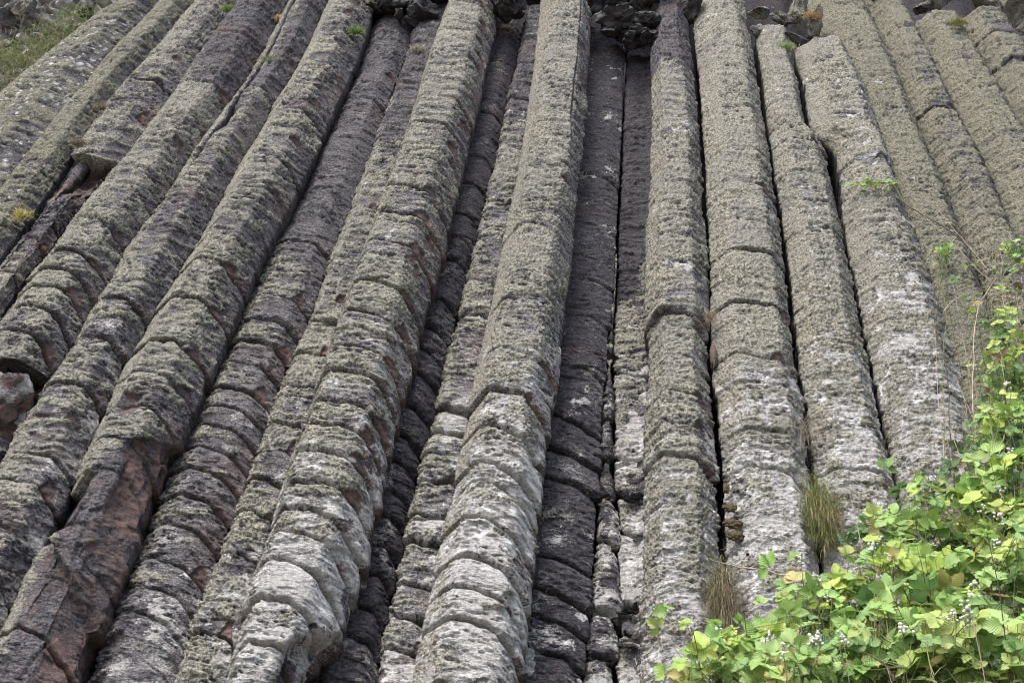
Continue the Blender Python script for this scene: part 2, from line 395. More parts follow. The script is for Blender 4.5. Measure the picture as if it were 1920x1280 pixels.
    lam = np.maximum(w1, -.25) - .35 * np.clip(-w1 - .30, 0, 1)
    rowf = vn(A * 2.2, V * 26 + 3 * vn(A * 3, V * 2, sd), sd, seed=31)
    w2 = fbm(A * 13, V * 46, sd, seed=24, o=3, g=.6)
    if smooth_left: slab = slab * (.30 + .70 * sst(r[0] - .06, r[0] + .03, sf + .02 * vn(V * 4, sd)))
    # short partial cracks: scales whose lower lips stand proud
    minor = 0
    for fr, am, sx in ((9.5, .0062, 0), (17.0, .0048, 5)):
        ph = (V + .9 * bend + .03 * fbm(A * 5, V * 3, sd, seed=200 + sx, o=3)) * fr
        cl_ = np.floor(ph); fq = ph - cl_
        gate = np.clip(1.9 * fbm(A * 4.6 + cl_ * 5.7, cl_ * 2.3, sd, seed=210 + sx, o=2) + .15 + .5 * (sf > .55), 0, 1)
        gate2 = np.clip(1.9 * fbm(A * 4.6 + (cl_ + 1) * 5.7, (cl_ + 1) * 2.3, sd, seed=210 + sx, o=2) + .15 + .5 * (sf > .55), 0, 1)
        q_ = gate * np.exp(-fq / .45) * sst(0, .05, fq) - .5 * gate2 * np.exp(-(1 - fq) / .12) 
        d += am * q_ * slab; minor = minor + q_
    d += (.0085 * lam + .0045 * w2 + .0035 * rowf) * slab * rough
    wq = .5 * vn(A * 16, V * 16, sd, seed=71)
    f1, f2, idn = worley(A * 17 + wq, V * 58 + A * 9 + 1.2 * wq, seed * 7)
    pit = (idn > .66) * sst(.50, .22, f1) * sst(-.35, .25, fbm(A * 3, V * 4, sd, seed=73, o=2))
    d -= .013 * pit * slab * rough
    fine = .0085 * lam + .0045 * w2 + .0035 * rowf
    # ---- lichen in clumps along ledges, on the weather side
    ln = fbm(A * 4.5, V * 5.5, sd, seed=40, o=4, g=.62)
    ledge = np.clip(w1 * 1.2 + .7 * rowf, -1, 1)
    # ledges catch it: the top of each step
    L = lichen - .03 + .44 * ln * (1.25 - .6 * lichen) + .26 * ledge + .10 * minor - .16 * (boff[kb] * .6) - 1.1 * pit * .4
    lgrad = .30 * (1 - sst(.12, .5, sf)) - .55 * sst(.62, 1.0, sf) * sst(.2, .8, .5 + ln)
    L = L + lgrad - .5 * np.clip(sn * np.exp(-(dn / .03)), 0, 1)
    L = np.where(np.clip(gr, 0, 1) > .25, L - .6, L)
    wn = fbm(A * 5.5, V * 7, sd, seed=60, o=4, g=.6)
    low = sst(5.8, 2.5, V)                                           # paler crusts low on the cliff
    Wt = white * (.35 + 1.0 * low) + .62 * wn * (.30 + .70 * low) - .25 * pit
    L = L - (.05 + .45 * max(white, 0)) * low * sst(-.35, .35, wn + .25 * low)
    RU = rust * (.45 + sst(.55, .9, sf)) + .55 * fbm(A * 3, V * 3.4, sd, seed=80, o=3) - .35
    RU = RU + .45 * np.clip(sn * np.exp(-dn / .06) * sst(.45, .9, sf), 0, 1) * (rust > .05)
    RU = RU + .65 * chip * (rust > 0); L = L - 1.1 * chip; Wt = Wt - .5 * chip
    s1, s2, sid = worley(A * 20, V * 22, seed * 13 + 1)
    sk_ = (sid > 1 - speck * 4) * sst(.32, .16, s1 + .24 * vn(A * 50, V * 50, sd)) * sst(-.1, .3, fbm(A * 2.5, V * 1.8, sd, seed=310, o=3)); Wt = Wt + 1.2 * sk_; L = L - sk_
    ins = sst(-.02, .01, S) * sst(front[-1] + .02, front[-1] - .01, S); L = L * ins[None, :]; Wt = np.where(ins[None, :] < .5, -.2, Wt)
    lm = sst(.42, .62, L)
    c1, c2, cid = worley(A * 46, V * 60, seed * 11 + 3)
    d += lm * (.003 + .011 * sst(.75, .1, c1) * (.3 + cid)) * (.55 + .45 * slab)
    if wy is not None:                                               # blotches of pale crust low down
        rampv = sst(y2v(1200, wy) + .2, y2v(1200, wy) - 2.1, V)
        bn = fbm(A * 8, V * 9, sd, seed=320, o=5, g=.68)
        m = sst(.02, .16, bn - .50 + .62 * rampv) * wb
        Wt = Wt + .9 * m; L = L - .55 * m * (1 + .8 * vn(A * 30, V * 34, sd, seed=330))
    if special: d, L, Wt, RU = special(dict(A=A, V=V, sf=sf, vs=vs, sd=sd, Wm=Wm, fd=d - d0), d, L, Wt, RU)
    ends = sst(0, .06, np.minimum(S - S[0], S[-1] - S))[None, :]
    Q = P + Nn * (d * ends)[..., None]
    VV = V - .75 * np.clip(fine, -.006, .012) * slab + .004 * fbm(A * 18, V * 30, sd, seed=50, o=2)
    X = wall2world(Q[..., 0], VV, Q[..., 1])                         # R,S,3
    mask = np.stack([np.clip(L, 0, 1), np.clip(Wt + .18, 0, 1), np.clip(RU + .15, 0, 1)], -1)
    # ---- closed ends
    def cap(X, mask, top):
        row = X[-1] if top else X[0]; mr = mask[-1] if top else mask[0]
        c = row.mean(0); Xs, Ms = [], []
        for f in (.93, .8, .6, .4, .2, .02):
            q = c + (row - c) * f + DW * ((1 - f) ** .7 * (.07 if top else .03))
            q = q + DW[None] * .02 * fbm(row[:, :1] * 9, row[:, 2:3] * 9 + f * 5, 0, seed=seed, o=3) * (1 if f > .03 else 0)
            Xs.append(q); Ms.append(mr * (1 if top else .15))
        return Xs, Ms
    if ytop is not None:
        a, b_ = cap(X, mask, True); X = np.concatenate([X, a]); mask = np.concatenate([mask, b_]); kb = np.concatenate([kb, np.repeat(kb[-1:], len(a), 0)])
    if ybot is not None:
        a, b_ = cap(X, mask, False); X = np.concatenate([a[::-1], X]); mask = np.concatenate([b_[::-1], mask]); kb = np.concatenate([np.repeat(kb[:1], len(a), 0), kb])
    Rr, Sn = X.shape[:2]
    base = X[0].mean(0)
    root = tag(empty('basalt_column', base), label, cat, group, 'thing')
    idx = np.arange(Rr * Sn).reshape(Rr, Sn)
    Fq = np.stack([idx[:-1, :-1], idx[:-1, 1:], idx[1:, 1:], idx[1:, :-1]], -1).reshape(-1, 4)
    fk = kb[:-1, :-1].ravel()
    strong = sk >= split
    bid = np.concatenate([[0], np.cumsum(strong)])                  # block number -> drum number
    fd = bid[np.clip(fk, 0, len(bid) - 1)]
    XX = X.reshape(-1, 3) - base; MM = mask.reshape(-1, 3)
    for q in np.unique(fd):
        fs = Fq[fd == q]
        if len(fs) < 60: 
            continue
        us, inv = np.unique(fs, return_inverse=True)
        me = mesh('column_block', XX[us], inv.reshape(-1, 4), {'mask': MM[us]})
        link('column_block', me, mat or BASALT, root)
    return root

# breaks and scars particular to one column
def sp_c5(g, d, L, Wt, RU):      # broken corner, bare faceted scars low on the left
    A, V, sf = g['A'], g['V'], g['sf']; n = .05 * fbm(A * 6, V * 5, 3.3, o=4)
    fh, fi = facets(A * 5 + .3 * n, V * 3.6 + A, 15, 1.0); fs, fj = facets(A * 13, V * 9, 16, 1.0)
    # 1: corner knocked off on the right edge, with a step above it
    a = y2v(300, 838); m = sst(a + .02, a - .02, V + n - .35 * (sf - .7)) * sst(.52, .58, sf + n + .2 * (V - a)) * sst(a - .62, a - .40, V)
    d = d - (.045 + .05 * fh) * m
    # 2: slanting overhang; the shaft under it is set back
    b = y2v(110, 1035); ov = V - b + .55 * (sf - .35) + n * .6
    m2 = sst(.015, -.015, ov) * sst(-.75, -.10, ov) * sst(.10, .2, sf)
    d = d - (.065 + .03 * fh) * m2
    # 3: shelf with a smooth pale face under it at the left edge
    c = y2v(100, 905); t3 = c - V + .12 * sf + n * .5; m3 = sst(-.01, .012, t3) * sst(.46, .34, sf + n) * sst(.42, .28, t3)
    d = d - .06 * m3
    # 4: small notch and lip higher up
    e = y2v(250, 748); t4 = e - V + n * .6; m4 = sst(-.008, .01, t4) * sst(.22, .10, t4) * sst(.30, .36, sf) * sst(.55, .45, sf)
    d = d - .035 * m4
    low = sst(a + .05, a - .35, V) * sst(.30, .45, sf + n); bare = np.clip(m + m2 + m3 + m4 + low, 0, 1)
    d = d - .65 * bare * g['fd'] + bare * .020 * fs + .05 * fh * low
    red = np.clip(m * .9 + .7 * m4 + .35 * m2 * (fi > .5) + .55 * low * sst(.55, .85, sf + n * 2), 0, 1)
    base = sst(y2v(60, 1160), y2v(40, 1200), V) * sst(.55, .75, sf + n * 2) * sst(.97, .85, sf)
    return d, L - .8 * bare, Wt - .35 * bare - .1, RU * (1 - bare) + bare * (red * .80 - .12 + .7 * (fj - .5) + .5 * n * 6) + .5 * base
def sp_c6(g, d, L, Wt, RU):      # smooth pink brown patch near the frame's foot
    A, V, sf = g['A'], g['V'], g['sf']; n = .05 * fbm(A * 6, V * 6, 8.1, o=3)
    v0 = y2v(230, 1150); m = sst(0, .02, v0 - V + n * .3) * sst(.42, .34, sf + n) * sst(.34, .26, v0 - V)
    up = sst(y2v(560, 470), y2v(600, 380), V)
    return d - .035 * m, L - m - .55 * up, Wt - .2 * m, RU + .55 * m
def sp_c8(g, d, L, Wt, RU):      # knocked off corner at the foot
    A, V, sf = g['A'], g['V'], g['sf']; n = .05 * fbm(A * 5, V * 5, 4.1, o=3)
    v0 = y2v(600, 1160); m = sst(0, .10, v0 - V - .5 * (1 - sf) * .8 + n) * sst(.50, .66, sf + n)
    fh, fi = facets(A * 6, V * 5, 33, 1.2)
    return d - (.11 + .05 * fh) * m, L - .8 * m, Wt - .3 * m, RU + .25 * m * (fi > .4)
def sp_c2(g, d, L, Wt, RU):      # hollow under a broken block, bare scar below it
    A, V, sf = g['A'], g['V'], g['sf']; n = .06 * fbm(A * 5, V * 5, 6.1, o=3)
    v0 = y2v(190, 290); t = v0 - V + .06 * (2 * sf - 1) ** 2 + n * .9
    hole = sst(0, .02, t) * sst(.55, .1, t) * sst(.25, .4, sf) * sst(1.0, .8, sf)
    scar = sst(0, .02, t + n * .2)
    fh, fi = facets(A * 6, V * 3, 44, 1.0)
    return d - .17 * hole - (.05 + .02 * fh) * scar, L - .75 * scar * sst(1.4, .9, t), Wt - .2 * hole, RU + .45 * hole + .35 * sst(.9, .5, t) * scar
def sp_c2r(g, d, L, Wt, RU): return d, L, Wt, RU
def sp_c4(g, d, L, Wt, RU):      # second crack running down beside the ridge
    A, V, sf = g['A'], g['V'], g['sf']
    s0 = .36 + .05 * vn(V * 2.2, 1.7); m = sst(y2v(370, 330) - .2, y2v(400, 265), V)
    gro = np.exp(-((sf - s0) / .03) ** 2) * m * (.5 + .5 * sst(-.3, .4, vn(V * 3.1, 9.2)))
    vh = y2v(430, 222); hole = np.exp(-((sf - .40) / .09) ** 2 - ((V - vh) / .16) ** 2)
    dk = sst(.45, .6, sf) * sst(y2v(480, 200), y2v(530, 80), V)
    return d - .06 * gro - .10 * hole, L - gro - hole - .6 * dk, Wt - gro, RU
def sp_c11(g, d, L, Wt, RU):     # crack splitting off the right hand edge high up
    A, V, sf = g['A'], g['V'], g['sf']
    s0 = .72 + .03 * vn(V * 2.5, 3.7) + .13 * sst(y2v(1090, 230), y2v(1085, 400), V)
    m = sst(y2v(1085, 420), y2v(1088, 300), V)
    gro = np.exp(-((sf - s0) / .014) ** 2) * m
    side = sst(s0, s0 + .02, sf) * m
    pat = sst(-.1, .5, fbm(A * 7, V * 4, 2.2, o=3))
    return d - .05 * gro - .018 * side, L - gro - .35 * side * pat, Wt, RU
def sp_c14(g, d, L, Wt, RU):     # upper drum standing proud over the lower one
    A, V, sf = g['A'], g['V'], g['sf']
    v0 = y2v(1272, 585) ; vp = V + .075 * (2 * sf - 1) ** 2 + .03 * (.5 - sf)
    v1 = y2v(1262, 372); 
    a = sst(0, .012, vp - v0); b_ = sst(-.01, .04, V + .10 * (2 * sf - .95) ** 2 - v1)
    top = sst(y2v(1260, 150), y2v(1260, 90), V)
    return d + .020 * a * (1 - b_) - .008, L - .9 * top, Wt - .3 * top, RU
def sp_c13(g, d, L, Wt, RU):
    A, V, sf = g['A'], g['V'], g['sf']; n = .25 * fbm(A * 5, V * 4, 2.1, o=3)
    m = sst(y2v(1190, 480), y2v(1190, 380), V + n + .7 * (sf - .5) * -1)
    return d, L - m, Wt - .6 * m, RU
def sp_c15(g, d, L, Wt, RU):     # bald white blotches low down
    A, V, sf = g['A'], g['V'], g['sf']; n = .07 * fbm(A * 6, V * 6, 5.9, o=3)
    m = np.exp(-((sf - .80) / .16) ** 2 - ((V - y2v(1485, 1010)) / .16) ** 2) * 1.4 + np.exp(-((sf - .7) / .2) ** 2 - ((V - y2v(1480, 930)) / .10) ** 2)
    m = sst(.35, .6, m + n * 2)
    lf = sst(.45, .25, sf + n) * sst(y2v(1400, 800), y2v(1400, 900), V)
    return d, L - m * .9 - .5 * lf, Wt + .8 * m - .3 * lf, RU
def sp_c17(g, d, L, Wt, RU):     # faceted head with a step where it swells to the left
    A, V, sf = g['A'], g['V'], g['sf']
    v0 = y2v(1590, 275); st = sst(-.02, .05, V - v0 + .5 * (sf - .35)) 
    rg = np.exp(-((sf - .55 + .25 * (V - v0)) / .12) ** 2) * sst(.9, .2, np.abs(V - v0))
    return d - .035 * st * sst(.75, .4, sf) * sst(.02, .2, sf) + .03 * rg, L, Wt, RU
def sp_dark_top(x, ya, yb):
    def f(g, d, L, Wt, RU):
        m = sst(y2v(x, yb), y2v(x, ya), g['V'] + .15 * fbm(g['A'] * 4, g['V'] * 3, 1.1, o=3))
        return d, L - .8 * m, Wt - .3 * m, RU
    return f

column('c0', 'e00', 'e01', 'leftmost white speckled lichen column beside the scree slope at the upper left', lichen=0.66, white=.22, wf=.10, seed=1, M=70, arch=.03, jauto=.7, jstr=0.21, slab=.8, rust=0, mat=OLIVE, speck=.10)
column('c1', 'e01', 'e12', 'smooth evenly grey column just right of the leftmost white speckled column', lichen=0.74, white=.12, wf=.09, seed=2, M=70, arch=.03, jauto=.8, jstr=0.21, slab=.8, rust=0, wr=-.02, mat=OLIVE, speck=.04)
column('c2', 'e12', 'e23', 'broken column with a dark hollow under its overhanging block, upper left', lichen=.62, wf=.10, seed=3, M=90, arch=.10, joints=[(150,.8),(205,.6),(400,.8),(440,.8),(500,.8)], jauto=.4, jstr=.6, special=sp_c2, rust=.2, chips=.4)
column('c3', 'e23', 'e34', 'thick lichen column of stacked scales that breaks off above a dark hollow at the left', lichen=.66, wf=.17, seed=4, ybot=672, r=(.3,.70), arch=.13, tilt=-.05, joints=[(410,.7),(470,1.1),(505,.9),(535,.8),(575,1.0),(620,.9)], jauto=.4, jstr=.5, rust=.15, special=sp_dark_top(505,60,230), chips=.5, pillow=.012, radm=.06)
column('c4', 'e34', 'e45', 'column with a second crack and small hole beside its ridge, ending at the lower left', lichen=.52, wf=.13, seed=5, arch=.10, tilt=-.04, joints=[(560,1.0),(630,.8),(720,.8),(780,.6),(850,.7),(905,.8),(985,.7),(1060,.9),(1100,.8)], jauto=.5, jstr=.4, special=sp_c4, chips=.1, wy=1000, wb=0.3)
column('c5', 'e45', 'e56', 'column with reddish bare scars and a broken corner at the lower left', lichen=.62, wf=.17, seed=6, r=(.30,.68), arch=.11, tilt=-.05, joints=[(440,.7),(490,.8),(560,.9),(640,1.1),(700,.7),(760,.8),(1180,1.1)], jauto=.28, jstr=.7, rust=.25, special=sp_c5, dy=1.8, ro=-4, smooth_left=True, chips=.6)
column('c6', 'e56', 'e67', 'purplish recessed column with sparse pale lichen tufts, right of the long black crack', wl=-.16, wf=-.05, wr=-.14, lo=4, lichen=.33, seed=7, arch=.09, tilt=-.04, joints=[(180,.7),(450,.8),(555,1.0),(600,1.0),(640,1.0),(680,.9),(730,.9),(800,.8),(765,.8),(840,.8),(880,.8),(930,.8),(985,.8),(1050,.8),(1100,.8),(1150,1.0)], jauto=.45, jstr=.5, rust=.2, special=sp_c6, dy=1.8, wy=700, wb=0.3)
column('c7', 'e67', 'e78', 'narrow lichen column tucked behind the left side of the thick scaly column', wl=-.10, wf=-.02, wr=-.05, ro=14, lichen=.60, seed=8, arch=.04, r=(.2,.9), jauto=.35, jstr=.6, special=sp_dark_top(770,120,330), joints=[(600,.8),(660,.9),(720,.8),(790,.9),(840,.8),(900,.9),(960,.8),(1040,.8),(1190,.9)], wy=900, wb=0.6)
column('c8', 'e78', 'e89', 'thick scaly lichen column with a knocked off corner at its foot, left of centre', wl=-.02, wf=.20, wr=-.02, r=(.22,.70), lichen=.62, white=.22, seed=9, M=120, arch=.15, tilt=-.05, dy=1.7,
       joints=[(180,.6),(270,.7),(350,.9),(400,.8),(455,.9),(530,1.0),(590,1.0),(655,1.1),(700,1.1),(755,1.1),(800,.8),(850,1.0),(905,.9),(960,1.1),(1005,1.1),(1060,1.1),(1130,1.2),(1210,.8)], jauto=.22, jstr=.5, rust=.25, special=sp_c8, smooth_left=True, chips=.6, pillow=.022, radm=.075, wy=640, wb=0.7)
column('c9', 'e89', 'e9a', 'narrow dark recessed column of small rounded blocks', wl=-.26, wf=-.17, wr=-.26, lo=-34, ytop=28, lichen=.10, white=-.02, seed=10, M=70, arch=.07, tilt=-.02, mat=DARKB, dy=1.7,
       joints=[(210,.8),(290,.7),(340,.8),(400,.8),(480,.8),(555,1.1),(610,1.0),(655,1.1),(700,.9),(760,1.1),(815,1.2),(860,1.2),(915,1.2),(960,1.2),(1015,1.2),(1070,1.2),(1130,1.1),(1190,1.1)], jauto=.25, jstr=.5, rust=.0, pillow=.040, chips=0, deep=1.5, radm=.085)
column('c10', 'e9a', 'eab', 'grey recessed column of separated blocks left of the bright central column', wl=-.13, wf=-.06, wr=-.10, ro=14, ytop=14, lichen=.46, white=.14, seed=11, M=60, arch=.03, r=(.15,.95), dy=1.7,
       joints=[(185,.7),(590,.9),(760,1.4),(805,1.5),(895,1.5),(960,1.3),(1010,1.3),(1090,1.1),(1150,1.4),(1215,1.2)], jauto=.3, jstr=.5, special=sp_dark_top(985,110,240), pillow=.030, deep=1.5, radm=.085, wy=760, wb=0.6)
column('c11', 'eab', 'ebc', 'bright central column crusted with pale lichen and overlapping scales', wl=-.02, wf=.20, wr=0.02, r=(.26,.74), lichen=.70, white=.34, seed=12, M=120, arch=.13, tilt=-.05, dy=1.7,
       joints=[(420,.5),(560,.6),(655,.6),(730,1.3),(800,1.2),(870,1.0),(905,1.2),(975,.9),(1045,1.1),(1100,.8),(1160,1.3)], jauto=.4, jstr=.35, rust=.2, special=sp_c11, smooth_left=True, chips=.5, pillow=.016, radm=.075, wy=520, wb=0.8)
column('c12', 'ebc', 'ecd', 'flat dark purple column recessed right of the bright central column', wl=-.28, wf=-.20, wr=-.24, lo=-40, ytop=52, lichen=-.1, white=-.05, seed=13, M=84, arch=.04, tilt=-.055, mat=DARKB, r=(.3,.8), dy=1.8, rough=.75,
       joints=[(330,.5),(420,.5),(520,.5),(590,.5),(690,.6),(790,1.2),(850,1.3),(900,1.2),(1045,1.1),(1110,1.0),(1160,.9),(1220,1.0)], jauto=.5, jstr=.35, rust=-.05, pillow=.012, chips=.0, wy=930, wb=0.6)
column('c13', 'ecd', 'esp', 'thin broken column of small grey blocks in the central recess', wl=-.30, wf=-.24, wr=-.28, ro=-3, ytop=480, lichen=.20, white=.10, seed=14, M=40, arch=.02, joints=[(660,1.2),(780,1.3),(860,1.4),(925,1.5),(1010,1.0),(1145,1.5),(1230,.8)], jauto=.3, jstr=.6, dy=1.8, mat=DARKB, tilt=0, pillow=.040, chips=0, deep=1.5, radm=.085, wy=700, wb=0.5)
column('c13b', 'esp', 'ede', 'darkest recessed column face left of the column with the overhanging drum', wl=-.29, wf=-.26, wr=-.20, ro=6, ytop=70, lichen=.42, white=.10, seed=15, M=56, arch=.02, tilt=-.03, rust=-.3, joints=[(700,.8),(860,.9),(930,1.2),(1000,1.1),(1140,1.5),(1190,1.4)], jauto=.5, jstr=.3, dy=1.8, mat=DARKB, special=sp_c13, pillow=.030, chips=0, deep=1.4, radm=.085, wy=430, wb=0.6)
column('c14', 'ede', 'eef', 'column with one proud upper drum overhanging its lower shaft, right of centre', wl=-.06, wf=.13, wr=-.01, r=(.22,.68), lichen=0.74, white=.26, seed=16, M=100, arch=.075, tilt=-.02, joints=[(585,1.0),(500,.6),(660,.55),(730,.75),(790,.7),(850,.8),(940,.6),(1090,.6),(1160,.6)], jauto=.5, jstr=0.24, special=sp_c14, rust=.15, ro=-5, chips=.45, wy=640, wb=0.7, slab=.85)
column('c15', 'eef', 'efg', 'broad straight lichen column with bald white patches near the grass tufts', wf=.12, r=(.25,.76), lichen=0.80, white=.36, seed=17, M=104, arch=.06, tilt=-.02, joints=[(340,.7),(470,.8),(570,.8),(670,.8),(720,.6),(810,.6),(880,.8)], jauto=.6, jstr=0.24, special=sp_c15, rust=.18, lo=5, ro=-5, chips=.7, wy=520, wb=1.15, slab=.85)
column('c16', 'efg', 'egh', 'slender lichen column between two black cracks, bulging where its neighbour bends', wl=0, wf=.12, r=(.25,.74), ytop=45, lichen=0.76, white=.42, seed=18, M=90, arch=.05, tilt=-.02, joints=[(262,.8),(430,.5),(640,.7),(800,.5),(880,.8),(1000,.8)], jauto=.5, jstr=0.28, lo=5, ro=-5, chips=.2, speck=.04, mat=BASALT, wy=430, wb=1.15, slab=.85)
column('c17', 'eg2', 'ehi', 'faceted column with a pointed head and stepped shoulder, whitening toward the brambles', wf=.15, wr=.02, r=(.22,.72), ytop=66, lichen=.72, white=.52, seed=19, M=100, arch=.04, joints=[(300,.6)], jauto=.9, jstr=0.21, special=sp_c17, slab=.8, lo=0, mat=BASALT, speck=.03, wy=360, wb=1.15)
column('c18', 'ehi', 'eij', 'lichen column directly right of the faceted pointed one', wl=-.05, wf=.08, r=(.3,.82), lo=-40, lichen=0.86, seed=20, M=70, arch=.03, jauto=.5, jstr=0.24, mat=OLIVE, wy=620, wb=0.7, slab=.85)
column('c19', 'eij', 'ejk', 'greyer column third from the upper right corner', wl=-.07, wf=.08, r=(.35,.8), lichen=0.70, seed=21, M=70, arch=.03, jauto=.5, jstr=0.28, joints=[(200,.8),(290,.5)], mat=OLIVE, slab=.85)
column('c20', 'ejk', 'ekl', 'rounded green tinged column with a moss tuft on its head near the upper right corner', wl=-.08, wf=.08, r=(.35,.8), ytop=18, lichen=0.78, seed=22, M=70, arch=.05, jauto=.5, jstr=0.35, mat=OLIVE, slab=.85)
column('c21', 'ekl', 'elm', 'blocky stepped column in the upper right corner', wl=-.08, wf=.08, r=(.35,.8), lichen=0.62, seed=23, M=60, arch=.05, jauto=.35, jstr=0.63, joints=[(60,1.0),(110,1.0)], ytop=10, mat=OLIVE)
column('c22', 'elm', 'emn', 'last dark column cut by the right edge of the upper right corner', wl=-.10, wf=.06, r=(.35,.8), lichen=.30, seed=24, M=50, arch=.05, jauto=.4, jstr=.8, mat=OLIVE)
# lower stub under the break of the left hand column
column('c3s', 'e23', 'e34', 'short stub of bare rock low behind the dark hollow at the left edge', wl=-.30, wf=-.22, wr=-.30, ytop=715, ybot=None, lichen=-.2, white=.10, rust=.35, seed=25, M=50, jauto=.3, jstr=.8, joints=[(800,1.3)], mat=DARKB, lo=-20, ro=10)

# ------------------------------------------------------------------ cliff body, ground, bank
def sheet(name, xs, ys, fn, mat, attrs=None):
    X, Y = np.meshgrid(xs, ys); V = fn(X, Y)
    r, c = X.shape; idx = np.arange(r * c).reshape(r, c)
    Fq = np.stack([idx[:-1, :-1], idx[:-1, 1:], idx[1:, 1:], idx[1:, :-1]], -1).reshape(-1, 4)
    return link(name, mesh(name, V.reshape(-1, 3), Fq, attrs), mat)
def cliff_fn(u, v):
    wv = -.75 + .05 * fbm(u * 2, v * 1.2, 0, o=3)
    return wall2world(u, v, wv)
cl = sheet('cliff', np.linspace(-14, 14, 200), np.linspace(-2.2, 13.5, 120), cliff_fn, DARKB); tag(cl, kind='structure')
def bank_h(x, y):
    # flat path near the lens, a bank of earth rising to the foot of the cliff, higher on the right
    return .05 * fbm(x * .6, y * .6, 0, o=3) + sst(1.6, 4.2, y) * (.15 + 1.55 * sst(.2, 2.2, x)) * sst(30, 14, np.abs(x))
def ground_fn(x, y): return np.stack([x, y, bank_h(x, y)], -1)
gx = np.concatenate([-np.geomspace(120, 6, 14), np.linspace(-5, 6, 70), np.geomspace(7, 120, 14)])
gy = np.concatenate([-np.geomspace(120, 3, 14), np.linspace(-2, 6.5, 60), np.geomspace(7, 120, 10)])
tag(sheet('ground', gx, gy, ground_fn, SOIL), kind='structure')

# ------------------------------------------------------------------ loose and jutting rocks
def ico(n):
    import bmesh
    bm = bmesh.new(); bmesh.ops.create_icosphere(bm, subdivisions=n, radius=1)
    V = np.array([v.co[:] for v in bm.verts]); Fq = np.array([[v.index for v in f.verts] for f in bm.faces]); bm.free()
    return V, Fq
ICO3, ICO4, ICO1 = ico(4), ico(5), ico(2)
def rock(x, y, wv, size, label, seed, name='jutting_rock', cat='rock', group=None, stretch=(1, 1, 1), mat=None, cuts=26, rot=None, hi=False, jag=1.0, rust=0.):
    """an angular broken rock: a ball cut by many random planes, then roughened; size is its half width in metres"""
    rg = np.random.default_rng(seed)
    V, Fq = ICO4 if hi else ICO3
    V = V.copy()
    for k in range(cuts):
        n = rg.normal(size=3); n /= np.linalg.norm(n); d0 = rg.uniform(.34, .8)
        t = V @ n - d0; V = V - np.clip(t, 0, None)[:, None] * n * .98
    V = V + V / (np.linalg.norm(V, axis=1, keepdims=True) + 1e-6) * (.16 * jag * fbm(V[:, 0] * 3.3 + seed, V[:, 1] * 3.3, V[:, 2] * 3.3, seed=seed, o=5, g=.62))[:, None]
    V = V * np.array(stretch) * size
    a = rg.uniform(0, 6.28) if rot is None else rot
    Rm = np.array(Matrix.Rotation(a, 3, 'Z').to_matrix() if False else Matrix.Rotation(a, 3, Vector(rg.normal(size=3)) if rot is None else 'Y'))
    V = V @ Rm.T
    # the crusts of the cliff go on over its rocks
    mk = np.zeros((len(V), 3)) ; nz = fbm(V[:, 0] * 5 / size * .4, V[:, 1] * 5 / size * .4, V[:, 2] * 5 / size * .4, seed=seed + 3, o=3)
    mk[:, 0] = np.clip((.5 if mat in (BASALT, OLIVE) else .1) + .5 * nz, 0, 1); mk[:, 1] = np.clip(.2 + .4 * np.roll(nz, 7), 0, 1)
    if rust: mk[:, 0] = 0; mk[:, 2] = np.clip(rust + 2.0 * nz, 0, 1); mk[:, 1] = np.clip(.28 - 2.2 * nz, 0, 1)
    me = mesh(name, V, Fq, {'mask': mk}, smooth=False)
    loc = P3(x, y, wv)
    o = link(name, me, mat or RUBBLE, None, loc); tag(o, label, cat, group, 'thing'); return o

LEDGE = simple('black_ledge', (.012, .012, .014, 1), (.060, .058, .060, 1), 9)
G = 'dark rocks jutting over the tops of the columns'
SZ = 8.6 / F_PX                                                   # metres per pixel up there
dark_rocks = [
 (735,5,60,'dark jagged rock wedged at the top edge left of the thick scaly column'), (790,22,36,'small dark rock hanging below the top edge beside the thick scaly column'),
 (812,-12,46,'dark rock at the very top edge touching the thick scaly column'),(700,-14,40,'dark rock at the top edge above the purplish recessed column'),
 (905,0,34,'dark rock at the top edge above the narrow column of rounded blocks'),(950,8,40,'dark angular rock between the narrow dark column and the bright central column at the top'),
 (995,-8,36,'dark rock at the top edge touching the bright central column'),
 (1128,14,34,'dark rock just right of the head of the bright central column'),(1158,38,44,'dark knobbly rock hanging over the flat dark purple column'),(1192,58,40,'lowest dark knobbly rock above the darkest recess'),
 (1205,14,44,'dark rock above the darkest recess at the top edge'),(1165,-8,46,'black rock at the top edge over the flat dark purple column'),
 (1245,30,34,'pale edged hollow rock capping the column with the overhanging drum'),(1282,22,34,'brownish rock beside the broad straight lichen column at the top edge'),(1250,-10,44,'dark rock at the top edge above the capping hollow rock')]
for i, (x, y, r, lab) in enumerate(dark_rocks):
    rock(x, y, -.02 + .04 * (i % 3), r * SZ * 1.75, lab, 100 + i, group=G, stretch=(1.1, .8, .8), jag=1.3, mat=LEDGE if x < 1240 else RUBBLE, hi=True, cuts=40)
rgr = random.Random(11)
for i, (x, y) in enumerate([(712,18),(760,-6),(775,40),(748,28),(836,-18),(870,-22),(925,-12),(968,26),(890,14),(1010,-20),(1140,60),(1172,10),(1210,40),(1185,-10),(1130,-14),(1220,72),(1178,74),(1232,4),(1268,8),(1290,-12),(1262,52)]):
    rock(x, y, -.05 + rgr.uniform(0, .12), rgr.uniform(16, 27) * SZ * 1.2, 'small dark fragment in the jagged rock mass over the recessed columns', 150 + i, group='fragments of the jagged rock mass', stretch=(1.2, .8, rgr.uniform(.5, .9)), jag=1.6, mat=LEDGE)
G2 = 'broken slabs at the head of the slender column'
